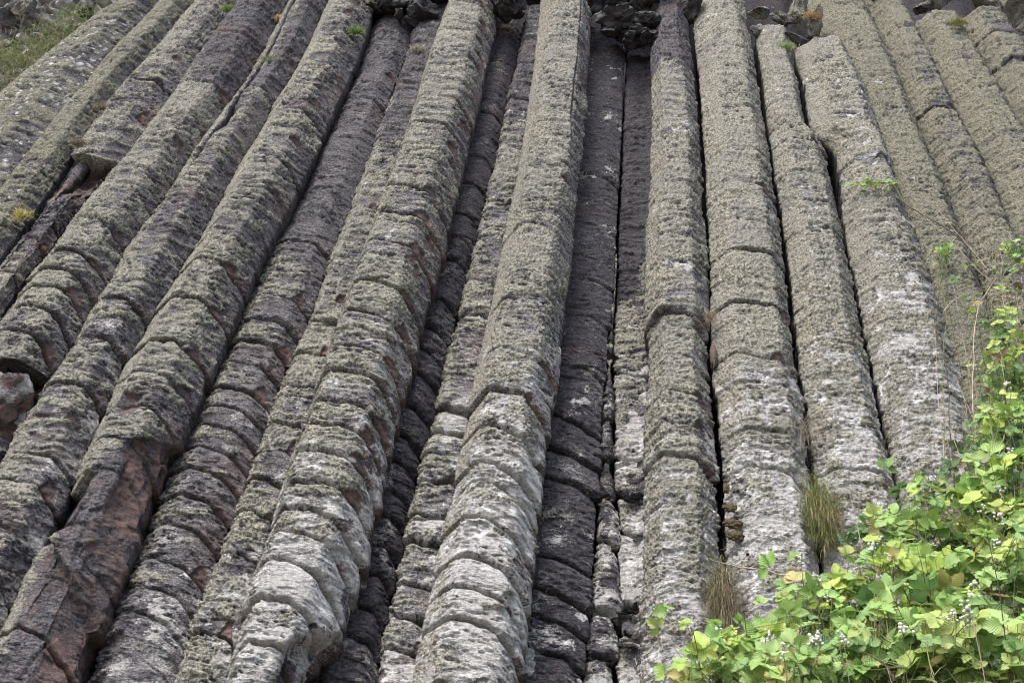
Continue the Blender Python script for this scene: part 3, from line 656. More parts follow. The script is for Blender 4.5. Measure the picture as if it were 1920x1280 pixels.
for i, (x, y, r, lab, st) in enumerate([
 (1425,22,34,'pale grey slab at the top edge beside the broad straight lichen column',(1,.5,.8)),
 (1465,35,40,'pale grey slab with a vertical crack at the top edge',(1,.5,.9)),
 (1420,58,26,'reddish brown broken stone on the head of the slender column',(.9,.5,1)),
 (1492,74,27,'dark brown blocky slab wedged sideways above the black crack',(1.5,.6,.6)),
 (1450,66,24,'small grey stone above the slender column',(1.2,.6,.6)),
 (1530,50,36,'lichen covered rock on the pointed head of the faceted column',(1.2,.6,.7)),
 (1500,8,44,'grey rock at the top edge above the dry grass tuft',(1.1,.6,.8))]):
    rock(x, y, .05, r * SZ * 1.1, lab, 200 + i, group=G2, stretch=st, mat=BASALT if i != 3 else RUBBLE, cuts=22)
for i, (x, y, r, lab) in enumerate([
 (1660,-8,44,'dark rock at the top edge above the lichen column right of the faceted one'),(1760,-6,50,'rounded dark rock at the top edge above the moss tufted column'),
 (1850,4,50,'dark rock at the top edge above the blocky stepped column'),(1905,20,44,'dark rock in the extreme upper right corner'),(1735,12,26,'small dark stone at the top edge left of the moss tufted column')]):
    rock(x, y, .0, r * SZ, lab, 230 + i, group='rocks along the top edge at the right', mat=BASALT, cuts=12)
rock(20, 757, -.03, .20, 'pale and rust blotched broken block under the dark hollow at the left edge', 300, name='broken_block', group=None, stretch=(1.25, .8, .8), mat=BASALT, cuts=14, hi=True, rust=.8)
rock(84, 740, -.12, .12, 'small reddish stone right of the pale block in the left hollow', 301, name='broken_block', stretch=(1, .8, 1.2), mat=RUBBLE)
rock(8, 850, -.20, .19, 'dark stone low in the left hollow against the lichen column', 302, name='broken_block', stretch=(1.2, .8, .8), mat=DARKB)
rock(1182, 1163, -.36, .06, 'small stone stuck in the square gap of the central recess', 303, name='wedged_stone', stretch=(1, .8, .8), mat=DARKB)
rock(686, 855, .155, .012, 'tiny orange chip of fresh stone on the thick scaly column', 304, name='stone_chip', cat='stone chip', stretch=(1.5, .5, .8),
     mat=simple('orange_stone', (.42, .17, .08, 1), (.50, .24, .13, 1), 30), cuts=8)

# ------------------------------------------------------------------ scree slope, upper left
def scree_fn(u, v):
    h = .10 * fbm(u * 2.2, v * 2.2, 0, o=4) + .05 * fbm(u * 9, v * 9, 0, seed=3, o=4)
    edge = np.interp(v, *(lambda q: (q[1], q[0]))(rail_uv(E['e00'], -.1)))
    return wall2world(edge + .10 - (1 - u) * 9, v, -.22 + h + (1 - u) * 1.2)
def scree_sheet():
    us = np.linspace(0, 1, 220) ** .45; vs = np.linspace(-1.8, 12.5, 380)
    U, Vv = np.meshgrid(us, vs)
    uu, vv = rail_uv(E['e00'], -.1)
    edge = np.interp(Vv, vv, uu); fh1, _ = facets(U * 60, Vv * 3.5, 7, 1.5); fh2, _ = facets(U * 170, Vv * 11, 8, 1.5)
    h = .10 * fbm(U * 20, Vv * 2.2, 0, o=4) + .05 * fbm(U * 80, Vv * 9, 0, seed=3, o=4) + .16 * fh1 + .07 * fh2
    X = wall2world(edge + .12 - (1 - U) * 9, Vv + .1 * h, -.24 + h - (1 - U) * .6)
    r, c = U.shape; idx = np.arange(r * c).reshape(r, c)
    Fq = np.stack([idx[:-1, :-1], idx[:-1, 1:], idx[1:, 1:], idx[1:, :-1]], -1).reshape(-1, 4)
    return link('hillside', mesh('hillside', X.reshape(-1, 3), Fq), SCREE)
m_, t_, b_ = nodes('scree'); SCREE = m_
g_ = t_.nodes.new('ShaderNodeNewGeometry'); p_ = g_.outputs['Position']
c_ = mixc(t_, ramp(t_, noise(t_, p_, 3, 5), .4, .6), (.10, .09, .075, 1), (.24, .23, .215, 1))
c_ = mixc(t_, ramp(t_, noise(t_, p_, 14, 5), .5, .6), c_, (.075, .06, .05, 1))
c_ = mixc(t_, ramp(t_, noise(t_, p_, 2.1, 4), .52, .62), c_, (.14, .135, .08, 1))
t_.links.new(c_, b_.inputs['Base Color']); b_.inputs['Roughness'].default_value = .9
bp_ = N(t_, 'ShaderNodeBump', Strength=1.0, Distance=.05); t_.links.new(noise(t_, p_, 12, 7, .7), bp_.inputs['Height']); t_.links.new(bp_.outputs[0], b_.inputs['Normal'])
tag(scree_sheet(), kind='structure')
PALE = simple('pale_stone', (.20, .19, .18, 1), (.42, .41, .39, 1), 9)
rg = random.Random(5)
scree_rocks = [(95,45,30,'greenish grey upright boulder on the scree slope'),(70,75,16,'small stone under the upright boulder on the scree'),(18,40,26,'pale stone at the top left corner of the scree'),
 (130,12,24,'dark stone near the top edge of the scree'),(55,8,22,'reddish stone at the top edge of the scree'),(160,22,20,'stone nearest the leftmost column at the top edge'),
 (40,70,14,'flat stone in the middle of the scree'),(10,85,12,'small stone at the left edge of the scree above the dry grass'),(118,60,12,'little stone between the upright boulder and the dry grass'),
 (200,8,24,'boulder at the head of the leftmost column'),(262,6,22,'rough grey rock on top of the leftmost columns'),(320,12,24,'rock at the head of the smooth grey column'),(380,2,28,'rock at the top edge above the column with the hollow')]
for i, (x, y, r, lab) in enumerate(scree_rocks):
    rock(x, y, -.06 if x < 190 else .0, r * SZ * 1.1, lab, 400 + i, name='scree_stone', cat='stone', group='stones on the scree slope', mat=(PALE, BASALT, RUBBLE)[i % 3], cuts=14)

# ------------------------------------------------------------------ tufts of grass and other small plants on the rock
def blades(n, spread, length, droop, seed, colours, width=.0035, up=None, vert=0.):
    """n thin bent blades rooted within spread; returns vertices, quads, tint"""
    rg = np.random.default_rng(seed); V, Fq, C = [], [], []
    up = np.array(up if up is not None else (-NW * -0 + DW)) ; K = 6
    for i in range(n):
        rt = rg.normal(size=3) * np.array(spread)
        dr = up + rg.normal(size=3) * .55; dr += NW * abs(rg.normal()) * .5; dr /= np.linalg.norm(dr)
        ln = length * rg.uniform(.45, 1.1); p = rt[0] * UW + rt[1] * DW + abs(rt[2]) * NW
        sd = np.cross(dr, rg.normal(size=3)); sd /= np.linalg.norm(sd) + 1e-6
        c = np.array(colours[rg.integers(len(colours))]) * rg.uniform(.7, 1.25)
        b0 = len(V)
        for k in range(K):
            t = k / (K - 1); wd = width * (1 - t * .9)
            V += [p - sd * wd, p + sd * wd]; C += [c * (.8 + .5 * t)] * 2
            dr = dr + np.array([0, 0, -1.0]) * droop / K * (1 + t); dr /= np.linalg.norm(dr); p = p + dr * ln / (K - 1)
        for k in range(K - 1):
            a = b0 + 2 * k; Fq.append([a, a + 1, a + 3, a + 2])
    return np.array(V), np.array(Fq), np.array(C)
GREEN = [(.16, .24, .05), (.22, .30, .08), (.12, .19, .05)]
DRY = [(.34, .24, .12), (.42, .33, .19), (.24, .15, .09)]
def tuft(name, x, y, wv, parts, label, cat='grass tuft', group=None):
    loc = P3(x, y, wv); root = tag(empty(name, loc), label, cat, group, 'thing')
    for nm, kw in parts:
        V, Fq, C = blades(**kw); link(nm, mesh(nm, V, Fq, {'tint': C}, smooth=False), BLADE, root)
    return root
tuft('grass_tuft', 1538, 965, .10, [
 ('green_blades', dict(n=2000, spread=(.038, .10, .02), length=.14, droop=2.2, seed=1, colours=GREEN + [(.30, .33, .12), (.24, .24, .10)], width=.0011)),
 ('dry_blades', dict(n=800, spread=(.040, .10, .02), length=.20, droop=3.6, seed=2, colours=DRY + [(.2, .2, .08), (.16, .18, .07)], width=.0010))],
 'large shaggy tuft, green above, brown below, right of the bald white patch', group='shaggy grass tufts low on the cliff')
tuft('grass_tuft', 1354, 1120, .10, [
 ('green_blades', dict(n=1600, spread=(.030, .085, .02), length=.12, droop=1.9, seed=3, colours=[(.12, .17, .08), (.18, .22, .11), (.2, .2, .12)], width=.0010)),
 ('dry_blades', dict(n=800, spread=(.030, .085, .02), length=.19, droop=3.6, seed=4, colours=DRY + [(.35, .22, .15), (.2, .18, .1)], width=.0010))],
 'shaggy grey green and straw tuft hanging below the bare forked twig', group='shaggy grass tufts low on the cliff')
tuft('grass_tuft', 1331, 596, .09, [
 ('dry_blades', dict(n=160, spread=(.008, .02, .01), length=.10, droop=3.0, seed=5, colours=[(.42, .26, .20), (.34, .24, .16)], width=.0011)),
 ('green_blades', dict(n=50, spread=(.010, .015, .01), length=.08, droop=1.5, seed=6, colours=GREEN, width=.0010))],
 'small pinkish dry tuft sprouting above the brown plug of earth in the crack')
def plug(x, y, wv, sx, sy, seed, label):
    V, Fq = ICO4; V = V.copy(); n = fbm(V[:, 0] * 4 + seed, V[:, 1] * 7, V[:, 2] * 4, seed=seed, o=5, g=.7)
    V = V * (1 + .22 * n)[:, None]
    X = V[:, :1] * sx * UW + V[:, 1:2] * sy * DW + V[:, 2:3] * .03 * NW
    o = link('earth_plug', mesh('earth_plug', X, Fq, None), simple('dry_earth', (.045, .032, .025, 1), (.12, .088, .066, 1), 70), None, P3(x, y, wv)); tag(o, label, 'earth', None, 'thing')
plug(1338, 668, .05, .022, .105, 3, 'long brown plug of dry earth and roots stuck in the crack beside the lower shaft')
tuft('dry_grass', 1510, 812, .07, [
 ('dry_blades', dict(n=120, spread=(.02, .05, .01), length=.22, droop=3.2, seed=7, colours=[(.42, .36, .30), (.30, .24, .20)], width=.0011)),
 ('green_blades', dict(n=25, spread=(.012, .03, .01), length=.07, droop=1.0, seed=8, colours=GREEN, width=.0012))],
 'wispy faded grass hanging in the crack above the large shaggy tuft', cat='grass tuft')
small = [(430,22,.12,GREEN,'small green tuft at the top between the hollowed column and the thick scaled one'),(505,120,.10,GREEN,'yellow green tuft halfway up the cracked ridge, upper left'),
 (668,62,.12,GREEN,'round green cushion near the head of the reddish scarred column'),(785,97,-.02,[(.42,.40,.34),(.36,.33,.28)],'grey withered cushion left of the thick scaly column'),
 (42,408,.10,[(.62,.50,.14),(.55,.48,.24),(.30,.33,.12)],'yellow flowering tuft near the left edge'),(1522,34,.12,[(.50,.36,.16),(.40,.30,.14)],'straw coloured tuft on the rock at the top right of centre'),
 (1476,92,.10,[(.30,.38,.18),(.36,.40,.22)],'thin pale green tuft under the wedged brown slab'),(1797,46,.12,[(.30,.30,.10),(.24,.25,.07)],'mossy yellow tuft on the head of the rounded column, upper right'),
 (188,205,.10,[(.26,.20,.13),(.22,.18,.12)],'rusty dry tuft between the smooth grey column and its right neighbour'),(148,272,.10,[(.26,.20,.13),(.22,.18,.12)],'reddish dry tuft just above the dark hollow at the upper left'),
 (527,38,.05,[(.5,.34,.16),(.42,.38,.2)],'tiny orange tinged tuft near the top edge, left of centre')]
for i, (x, y, wv, cs, lab) in enumerate(small):
    q = 1.0 if i not in (10, 8, 9) else .7
    tuft('cushion_plant', x, y, wv, [('blades', dict(n=420, spread=(.035 * q, .022 * q, .015), length=.06 * q, droop=.7, seed=20 + i, colours=cs, width=.0028))], lab, cat='small plant', group='small plants growing on the columns')
# grass on the scree
V_, F_, C_ = [], [], []
for i, (x, y, s) in enumerate([(105,62,1.3),(130,48,1.1),(20,95,1.2),(60,100,1.3),(35,125,1.2),(85,85,1.0),(8,120,1.2),(18,150,1.1),(50,140,.9),(150,30,.9),(120,72,1.1),(75,112,1.0),(-30,170,1.2),(5,165,1.2),(-20,120,1.4),(100,95,.8)]):
    V, Fq, C = blades(150, (.13 * s, .06 * s, .04), .10 * s, 1.6, 60 + i, [(.24, .27, .12), (.34, .32, .20), (.30, .26, .15), (.20, .24, .09)] if i % 3 else [(.20, .29, .09), (.28, .34, .14)], .0035)
    F_.append(Fq + sum(len(a) for a in V_)); V_.append(V + P3(x, y, -.04)); C_.append(C)
tag(link('grass', mesh('grass', np.concatenate(V_), np.concatenate(F_), {'tint': np.concatenate(C_)}, smooth=False), BLADE),
    'dry and green grass growing among the stones of the scree slope', None, None, 'stuff')
# cushions of moss
def moss(x, y, wv, sx, sy, seed, label):
    V, Fq = ICO3; V = V.copy(); n = fbm(V[:, 0] * 3 + seed, V[:, 1] * 3, V[:, 2] * 3, seed=seed, o=4, g=.7); V = V * (1 + .55 * n)[:, None]
    X = V[:, :1] * sx * UW + V[:, 1:2] * sy * DW + V[:, 2:3] * .012 * NW
    o = link('moss_cushion', mesh('moss_cushion', X, Fq, None), MOSS, None, P3(x, y, wv)); tag(o, label, 'moss', 'brown moss cushions in the crack', 'thing')
MW = .078
moss(1362, 915, MW, .015, .030, 1, 'smallest topmost brown moss cushion beside the black crack')
moss(1369, 952, MW, .034, .028, 2, 'second brown moss cushion from the top beside the black crack')
moss(1374, 981, MW + .01, .045, .028, 3, 'broad flat brown moss cushion in the middle of its chain')
moss(1380, 1004, MW + .015, .042, .032, 4, 'lowest large brown moss cushion beside the black crack')
moss(1402, 1039, MW + .05, .008, .006, 5, 'tiny brown moss spot below the large cushions')

# ------------------------------------------------------------------ brambles
def tube(pts, r0, r1, sides=6):
    pts = np.asarray(pts, float); n = len(pts); V = []; T = np.gradient(pts, axis=0)
    for i in range(n):
        t = T[i] / (np.linalg.norm(T[i]) + 1e-9); a = np.cross(t, [.3, .2, .93]); a /= np.linalg.norm(a) + 1e-9; b = np.cross(t, a)
        r = r0 + (r1 - r0) * i / (n - 1)
        for k in range(sides): V.append(pts[i] + r * (math.cos(6.2832 * k / sides) * a + math.sin(6.2832 * k / sides) * b))
    Fq = [[i * sides + k, i * sides + (k + 1) % sides, (i + 1) * sides + (k + 1) % sides, (i + 1) * sides + k] for i in range(n - 1) for k in range(sides)]
    return np.array(V), np.array(Fq)
def curve(p0, p1, sag, seed, n=14, wob=.02):
    rg = np.random.default_rng(seed); t = np.linspace(0, 1, n)[:, None]
    p = np.asarray(p0) * (1 - t) + np.asarray(p1) * t + np.array([0, 0, 1.0]) * sag * 4 * t * (1 - t)
    return p + wob * np.stack([fbm(t[:, 0] * 3 + seed, 0 * t[:, 0] + k, 0, seed=seed, o=3) for k in range(3)], 1)
class Bag:
    def __init__(s): s.V, s.F, s.C, s.U, s.n = [], [], [], [], 0
    def add(s, V, Fq, c=None, uv=None):
        s.F.append(np.asarray(Fq) + s.n); s.V.append(V); s.n += len(V)
        if c is not None: s.C.append(np.broadcast_to(np.asarray(c, float), (len(V), 3)) if np.ndim(c) == 1 else c)
        if uv is not None: s.U.append(uv)
    def build(s, name, mat, parent, off, smooth=True):
        if not s.V: return None
        at = {}
        if s.C: at['tint'] = np.concatenate(s.C)
        if s.U: at['leafuv'] = np.concatenate(s.U)
        return link(name, mesh(name, np.concatenate(s.V) - off, np.concatenate(s.F), at, smooth), mat, parent)
def leaf(bag, pos, axis, nrm, size, colr, rg, wide=.40, edge=None):
    """one serrated, creased, slightly curled leaflet"""
    axis = axis / np.linalg.norm(axis); side = np.cross(axis, nrm); side /= np.linalg.norm(side) + 1e-9; nrm = np.cross(side, axis)
    K = 9; t = np.linspace(0, 1, K); wdt = wide * np.sin(np.pi * np.clip(t, 0, 1) ** .72) ** .8 * (1 - .25 * t) + .004
    ser = 1 + .10 * np.where(np.arange(K) % 2, 1, -1); fold = rg.uniform(.10, .45); curl = rg.uniform(-.15, .45); wav = rg.uniform(0, 6)
    V, U, C = [], [], []; colr = np.asarray(colr)
    for i in range(K):
        z = -curl * t[i] ** 2 * .5
        for j, s in enumerate((-1, -.5, 0, .5, 1)):
            ww = wdt[i] * s * (ser[i] if abs(s) == 1 else 1)
            zz = z + fold * abs(ww) + .035 * math.sin(wav + t[i] * 9 + s * 2) * abs(s)
            V.append(pos + size * (axis * (t[i] + (.03 if abs(s) == 1 and i % 2 else 0)) + side * ww + nrm * zz)); U.append((.5 + .5 * s, t[i], 0))
            c = colr
            if edge is not None and (abs(s) == 1 or i == K - 1): c = colr * .35 + np.asarray(edge) * .65
            C.append(c)
    Fq = [[i * 5 + j, i * 5 + j + 1, (i + 1) * 5 + j + 1, (i + 1) * 5 + j] for i in range(K - 1) for j in range(4)]
    bag.add(np.array(V), Fq, np.array(C), np.array(U))
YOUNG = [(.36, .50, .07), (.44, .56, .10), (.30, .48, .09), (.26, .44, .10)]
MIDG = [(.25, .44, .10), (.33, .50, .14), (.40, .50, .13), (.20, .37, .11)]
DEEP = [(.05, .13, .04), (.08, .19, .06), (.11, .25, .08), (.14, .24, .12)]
CAMP = EYE
def compound(bag, st, p, out, size, pal, rg):
    """a stalk end carrying three (or five) leaflets"""
    up = np.array([0, 0, 1.0]); tocam = CAMP - p; tocam /= np.linalg.norm(tocam)
    nrm = up * rg.uniform(.3, 1.1) + tocam * rg.uniform(.2, 1.0) + rg.normal(size=3) * .35; nrm /= np.linalg.norm(nrm)
    out = out - nrm * (out @ nrm) + rg.normal(size=3) * .15; out /= np.linalg.norm(out) + 1e-6
    sd = np.cross(out, nrm); c = np.array(pal[rg.integers(len(pal))]) * rg.uniform(.8, 1.15)
    if rg.random() < .015: c = np.array((.16, .09, .045)) * rg.uniform(.6, 1.3)
    edge = (.50, .22, .12) if rg.random() < .07 else None
    if edge and rg.random() < .3: c = np.array((.48, .44, .16))
    for k in range(3 if rg.random() < .8 else 5):
        a = (0, 1.15, -1.15, 2.1, -2.1)[k] + rg.normal() * .15; ax = out * math.cos(a) + sd * math.sin(a)
        s = size * (1.0, .85, .85, .6, .6)[k] * rg.uniform(.85, 1.1)
        n2 = nrm + rg.normal(size=3) * .25
        leaf(bag, p + ax * .12 * s, ax, n2, s, c * rg.uniform(.9, 1.1), rg, wide=rg.uniform(.36, .52), edge=edge)
def buds(root, p, size, rg, off):
    b = Bag(); V0, F0 = ICO1; g = Bag()
    nb = int(rg.integers(9, 20)); up = np.array([0, 0, 1.0])
    for i in range(nb):
        h = i / nb; q = p + up * size * (h * 1.6 - .6) + rg.normal(size=3) * size * (.42 - .18 * h)
        r = size * rg.uniform(.16, .27); b.add(V0 * r * np.array([1, 1, rg.uniform(.85, 1.2)]) + q, F0)
        v, f = tube([p - up * size * .6, (p + q) / 2 - up * size * .2, q], size * .03, size * .025, 4); g.add(v, f)
    fc = b.build('flower_cluster', PETAL, root, off)
    if fc: g.build('flower_stalks', GCANE, fc, 0 * off + off)
    return fc
def bramble(x, y, wv, foot, canes, leaves, size, label, seed, pal, spread, nfl=2, cane_mat=None, group='brambles at the foot of the cliff', stalk=.0035):
    """canes rise from the bank and carry the leaves of one plant round the point (x, y, w)"""
    rg = np.random.default_rng(seed)
    c = P3(x, y, wv); f = P3(foot[0], foot[1], wv); f = np.array([f[0], f[1], bank_h(f[0], f[1])]) if foot[2] else P3(foot[0], foot[1], wv)
    root = tag(empty('bramble', f), label, 'bramble', group, 'thing'); off = f
    B_ = Bag(); tips = []
    for k in range(canes):
        e = c + rg.normal(size=3) * np.array(spread) * .9
        pts = curve(f + rg.normal(size=3) * .03, e, rg.uniform(.05, .22), seed * 31 + k, wob=.05)
        v, fq = tube(pts, stalk * rg.uniform(.8, 1.3), stalk * .35)
        link('cane', mesh('cane', v - off, fq), (cane_mat or (GCANE, DCANE, TWIG)[rg.integers(3)]), root); tips.append(pts)
    S_ = Bag()
    for k in range(leaves):
        q = rg.normal(size=3); q /= np.linalg.norm(q); q *= rg.random() ** .4
        p = c + q * np.array(spread); pts = tips[k % len(tips)]
        j = max(2, int(np.argmin(np.linalg.norm(pts - p, axis=1))) - int(rg.integers(0, 6))); a = pts[j]
        if np.linalg.norm(a - p) > .30: p = a + (p - a) * .30 / np.linalg.norm(a - p) * rg.uniform(1, 1.8)
        out = p - a; out = out / (np.linalg.norm(out) + 1e-6) + np.array([0, 0, -.2])
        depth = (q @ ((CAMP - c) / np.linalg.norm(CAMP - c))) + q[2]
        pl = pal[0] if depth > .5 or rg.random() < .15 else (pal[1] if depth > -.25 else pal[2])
        v, fq = tube(curve(a, p, .01, seed * 7 + k, n=5, wob=.008), .0016, .0009, 4); S_.add(v, fq)
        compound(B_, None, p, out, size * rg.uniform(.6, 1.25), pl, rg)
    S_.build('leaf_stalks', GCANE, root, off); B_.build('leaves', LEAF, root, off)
    for k in range(nfl):
        q = rg.normal(size=3) * .55; q[2] = abs(q[2]) * .6 + .45; p = c + q * np.array(spread) + (CAMP - c) / np.linalg.norm(CAMP - c) * spread[0] * .6
        v, fq = tube(curve(p - np.array([0, 0, .11]), p, .0, seed + k, n=5, wob=.01), .0022, .0015, 4)
        fc = buds(root, p, rg.uniform(.016, .027), rg, off)
        link('flower_stem', mesh('flower_stem', v - off, fq), GCANE, root)
    return root
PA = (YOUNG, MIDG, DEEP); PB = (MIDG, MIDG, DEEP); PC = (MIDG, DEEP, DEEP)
# (x, y, w, foot x, foot y, ground?), canes, leaves, size, spread
plants = [
 (1330,1268,1.45,1340,1500,4,34,.050,(.17,.14,.07),3,PA,'lowest and leftmost bramble spray creeping along the bottom edge'),
 (1450,1225,1.35,1470,1500,5,46,.052,(.16,.14,.09),4,PA,'bramble in front of the base of the shaggy straw tuft'),
 (1540,1130,1.20,1560,1480,5,56,.052,(.17,.14,.11),4,PA,'bright yellow green bramble covering the foot of the large shaggy tuft'),
 (1600,1240,1.60,1600,1480,5,60,.052,(.18,.14,.10),5,PB,'bramble with rosy leaves at the bottom edge below the brightest spray'),
 (1700,1100,1.35,1700,1480,5,64,.056,(.18,.14,.12),5,PA,'bramble with tall flower heads in the middle of the thicket'),
 (1760,1225,1.70,1760,1480,5,64,.056,(.18,.14,.11),5,PB,'bramble with pink edged leaves near the bottom right corner'),
 (1880,1230,1.75,1880,1500,5,60,.056,(.17,.14,.12),4,PB,'bramble filling the bottom right corner'),
 (1850,1080,1.45,1860,1480,5,64,.058,(.17,.14,.12),4,PB,'dark leaved bramble at the right edge below the tangled stems'),
 (1800,960,1.05,1810,1480,5,50,.056,(.17,.14,.11),2,PA,'broad leaved bramble left of the black stem near the right edge'),
 (1905,930,1.15,1920,1480,5,50,.062,(.13,.14,.12),2,PA,'large yellow leaved bramble at the right edge, middle of the thicket'),
 (1735,930,.55,1750,1300,4,24,.044,(.11,.11,.09),0,PC,'loose dark green spray over the lower end of the rightmost black crack'),
 (1850,840,.62,1860,1300,5,42,.046,(.13,.12,.14),0,PC,'dense dark green spray beside the whitened faceted column'),
 (1890,790,.85,1900,1300,5,36,.052,(.12,.12,.13),1,PA,'yellow topped bramble at the right edge above the thicket'),
 (1880,660,.50,1890,1200,4,24,.040,(.10,.12,.16),0,PC,'sparse bramble tangle against the right hand columns'),
 (1822,548,.35,1860,1200,2,7,.038,(.07,.06,.07),0,PA,'thin yellow green shoot high beside the arching dry stems'),
 (1890,600,.60,1900,1200,4,18,.044,(.10,.10,.16),0,PA,'bright shoot at the right edge halfway up'),
 (1900,480,.45,1920,1100,3,14,.040,(.07,.08,.10),1,PB,'topmost leafy shoot at the right edge'),
 (1765,470,.20,1800,1000,2,9,.034,(.06,.06,.05),0,PB,'small leafy clump clinging below the pale arching stems'),
 (1645,345,.20,1810,460,1,9,.036,(.20,.05,.03),0,PA,'thin runner of bright leaves crossing the faceted column'),
 (1640,1000,.85,1660,1400,4,30,.050,(.12,.11,.10),0,PC,'green spray left of the thicket beside the large shaggy tuft'),
 (1720,1010,1.00,1730,1400,4,46,.052,(.15,.14,.12),2,PB,'leafy bramble behind the one with tall flower heads'),
 (1840,900,.80,1850,1300,4,44,.050,(.15,.12,.12),1,PC,'shaded bramble behind the black upright stem'),
 (1890,1000,1.20,1900,1400,4,50,.060,(.15,.13,.12),2,PA,'pale leaved bramble at the right edge under the dead branch end'),
 (1650,1170,1.40,1650,1480,4,50,.054,(.17,.14,.10),3,PA,'bramble with drooping white flower heads near the slanting thorny stem'),
 (1780,1150,1.50,1780,1480,4,54,.056,(.17,.14,.11),3,PB,'bramble with mixed yellow and green leaves in the heart of the thicket'),
 (1880,745,.60,1890,1200,4,32,.046,(.10,.13,.14),0,PB,'leafy spray crossed by the tall reddish stem'),
 (1905,700,.70,1920,1200,4,30,.050,(.10,.12,.14),0,PA,'yellow green spray at the right edge above the short curved stem'),
 (1860,610,.45,1880,1200,3,12,.040,(.09,.09,.10),0,PC,'small shaded spray where the dead stems cross'),
 (1480,1275,1.70,1480,1500,4,44,.050,(.16,.12,.09),3,PB,'bramble at the bottom edge below the shaggy straw tuft'),
 (1400,1240,1.45,1410,1500,3,26,.046,(.13,.10,.08),2,PB,'small bramble between the leftmost spray and the straw tuft'),
]
for i, (x, y, wv, fx, fy, cn, lv, sz, sp, nf, pal, lab) in enumerate(plants):
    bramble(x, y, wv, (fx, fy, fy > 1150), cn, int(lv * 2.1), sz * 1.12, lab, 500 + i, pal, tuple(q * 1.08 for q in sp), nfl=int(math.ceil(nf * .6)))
# a low leafy mass of seedlings and undergrowth beneath the brambles closes the bank
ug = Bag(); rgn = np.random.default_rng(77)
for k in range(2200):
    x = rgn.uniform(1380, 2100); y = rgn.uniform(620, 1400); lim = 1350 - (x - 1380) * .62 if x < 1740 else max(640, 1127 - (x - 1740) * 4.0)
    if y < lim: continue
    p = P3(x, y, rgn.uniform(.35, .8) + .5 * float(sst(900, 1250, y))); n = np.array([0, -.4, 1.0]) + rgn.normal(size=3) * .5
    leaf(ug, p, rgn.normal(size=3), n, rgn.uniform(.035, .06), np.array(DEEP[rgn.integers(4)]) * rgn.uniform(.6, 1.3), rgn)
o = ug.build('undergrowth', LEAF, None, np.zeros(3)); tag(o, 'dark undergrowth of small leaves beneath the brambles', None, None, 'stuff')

# bare canes and twigs
def bare(pix, r0, r1, mat, label, seed, name='bare_cane', sides=6, forks=()):
    pts = np.array([P3(x, y, wv) for x, y, wv in pix]); n = 26
    tt = np.linspace(0, len(pts) - 1, n); q = np.stack([np.interp(tt, np.arange(len(pts)), pts[:, k]) for k in range(3)], 1)
    q = np.stack([gsm(q[:, k], 2) for k in range(3)], 1) + .006 * np.stack([fbm(tt * 2 + seed, tt * 0 + k, 0, seed=seed, o=3) for k in range(3)], 1)
    root = tag(empty(name, q[0]), label, 'stem', 'bare stems among the brambles', 'thing')
    v, f = tube(q, r0, r1, sides); link('stem', mesh('stem', v - q[0], f), mat, root)
    for pf in forks:
        p = np.array([P3(*a) for a in pf]); v, f = tube(p, r1 * 1.1, r1 * .5, sides); link('side_twig', mesh('side_twig', v - q[0], f), mat, root)
bare([(1480,1078,.30),(1440,1072,.27),(1390,1064,.23),(1355,1056,.20),(1330,1044,.20)], .0042, .0018, TWIG, 'bare forked twig lying over the crack between the two shaggy tufts', 1, 'bare_twig',
     forks=[[(1420,1070,.26),(1440,1056,.26),(1470,1050,.26),(1485,1060,.28)]])
bare([(1361,1062,.20),(1366,1080,.21),(1373,1097,.22)], .002, .0012, TWIG, 'short pale stalk dangling from the forked twig', 2, 'bare_twig')
bare([(1855,505,.40),(1800,445,.32),(1760,395,.28),(1730,368,.24),(1700,360,.20)], .0022, .0012, TWIG, 'upper pale arching stem over the right hand columns', 3)
bare([(1860,530,.42),(1800,470,.34),(1745,415,.28),(1712,388,.22)], .0020, .0010, TWIG, 'lower pale arching stem running beside the upper one', 4, forks=[[(1712,388,.22),(1735,372,.24),(1780,378,.26)]])
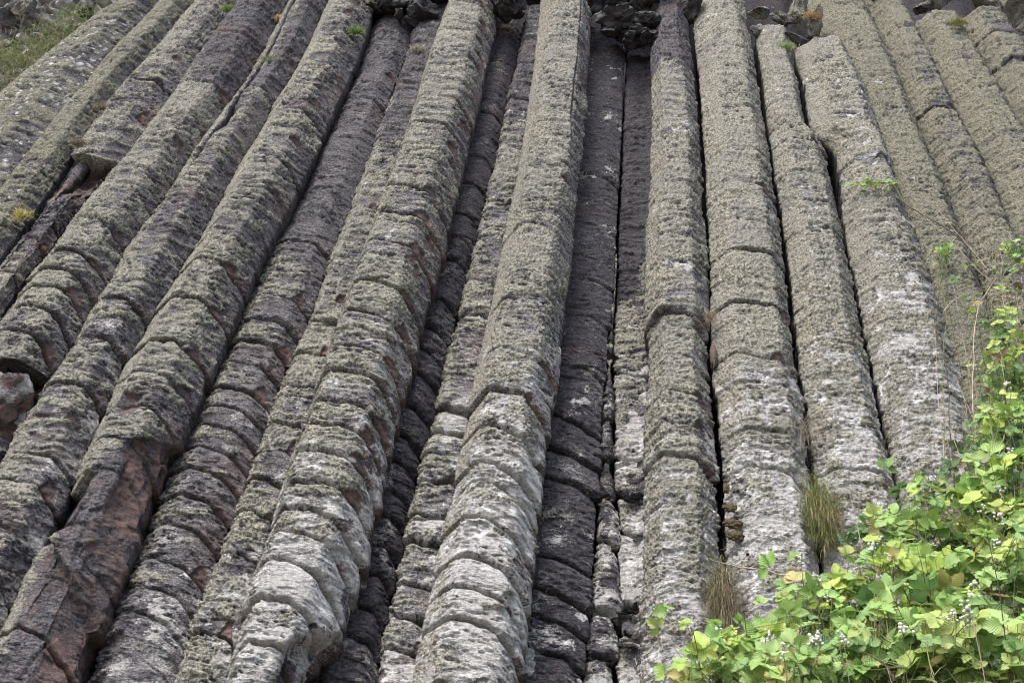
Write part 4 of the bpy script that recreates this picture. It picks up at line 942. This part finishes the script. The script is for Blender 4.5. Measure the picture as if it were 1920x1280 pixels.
bare([(1830,900,.7),(1828,800,.65),(1822,720,.6),(1826,640,.55),(1835,570,.5),(1870,520,.5)], .0042, .0022, TWIG, 'tall reddish stem rising up the right side of the thicket', 5, forks=[[(1826,640,.55),(1815,690,.55),(1830,735,.58),(1855,760,.6)]])
bare([(1770,585,.45),(1790,560,.45),(1830,540,.45),(1900,535,.5)], .003, .0018, TWIG, 'level pinkish stem reaching left from the right edge', 6)
bare([(1880,900,.9),(1870,860,.85),(1885,800,.85),(1925,760,.9)], .0035, .002, TWIG, 'short curved stem near the right edge of the thicket', 7)
bare([(1835,1040,1.0),(1832,980,1.0),(1828,945,1.0)], .0055, .0035, DCANE, 'black upright stem in the middle right of the thicket', 8)
bare([(1750,1010,.95),(1765,970,.95),(1777,925,.95)], .0042, .0025, GCANE, 'slanting green stem topped by yellow leaves', 9)
bare([(1950,1010,1.3),(1915,1020,1.25),(1885,1050,1.2)], .006, .002, TWIG, 'dead grey branch end poking in from the right edge', 10)
bare([(1680,1275,1.75),(1655,1240,1.7),(1630,1215,1.65)], .004, .002, DCANE, 'dark thorny stem slanting up from the bottom edge', 11)
bare([(1560,1090,.8),(1480,1092,.7),(1455,1095,.65),(1400,1100,.5)], .0024, .001, GCANE, 'thin green runner creeping left from the brightest bramble', 12)
bare([(1775,900,.6),(1762,800,.5),(1758,700,.45),(1750,600,.4)], .0022, .0012, TWIG, 'faint upright dead stem left of the tall reddish one', 13)
bare([(1810,1010,.8),(1800,900,.7),(1830,800,.65),(1790,700,.55)], .0022, .0012, TWIG, 'thin crooked dead stem through the dense dark spray', 14)
# dead grass and fine stalks tangled low in the thicket
V_, F_, C_ = [], [], []
for i, (x, y) in enumerate([(1720,970),(1690,1010),(1780,960),(1860,890),(1900,860),(1860,790),(1890,720),(1650,1030)]):
    V, Fq, C = blades(160, (.07, .08, .05), .17, 1.8, 90 + i, DRY + [(.45, .40, .30), (.2, .25, .1)], .0014)
    F_.append(Fq + sum(len(a) for a in V_)); V_.append(V + P3(x, y, .30)); C_.append(C)
tag(link('grass', mesh('grass', np.concatenate(V_), np.concatenate(F_), {'tint': np.concatenate(C_)}, smooth=False), BLADE),
    'dead straw tangled behind the brambles at the right', None, None, 'stuff')
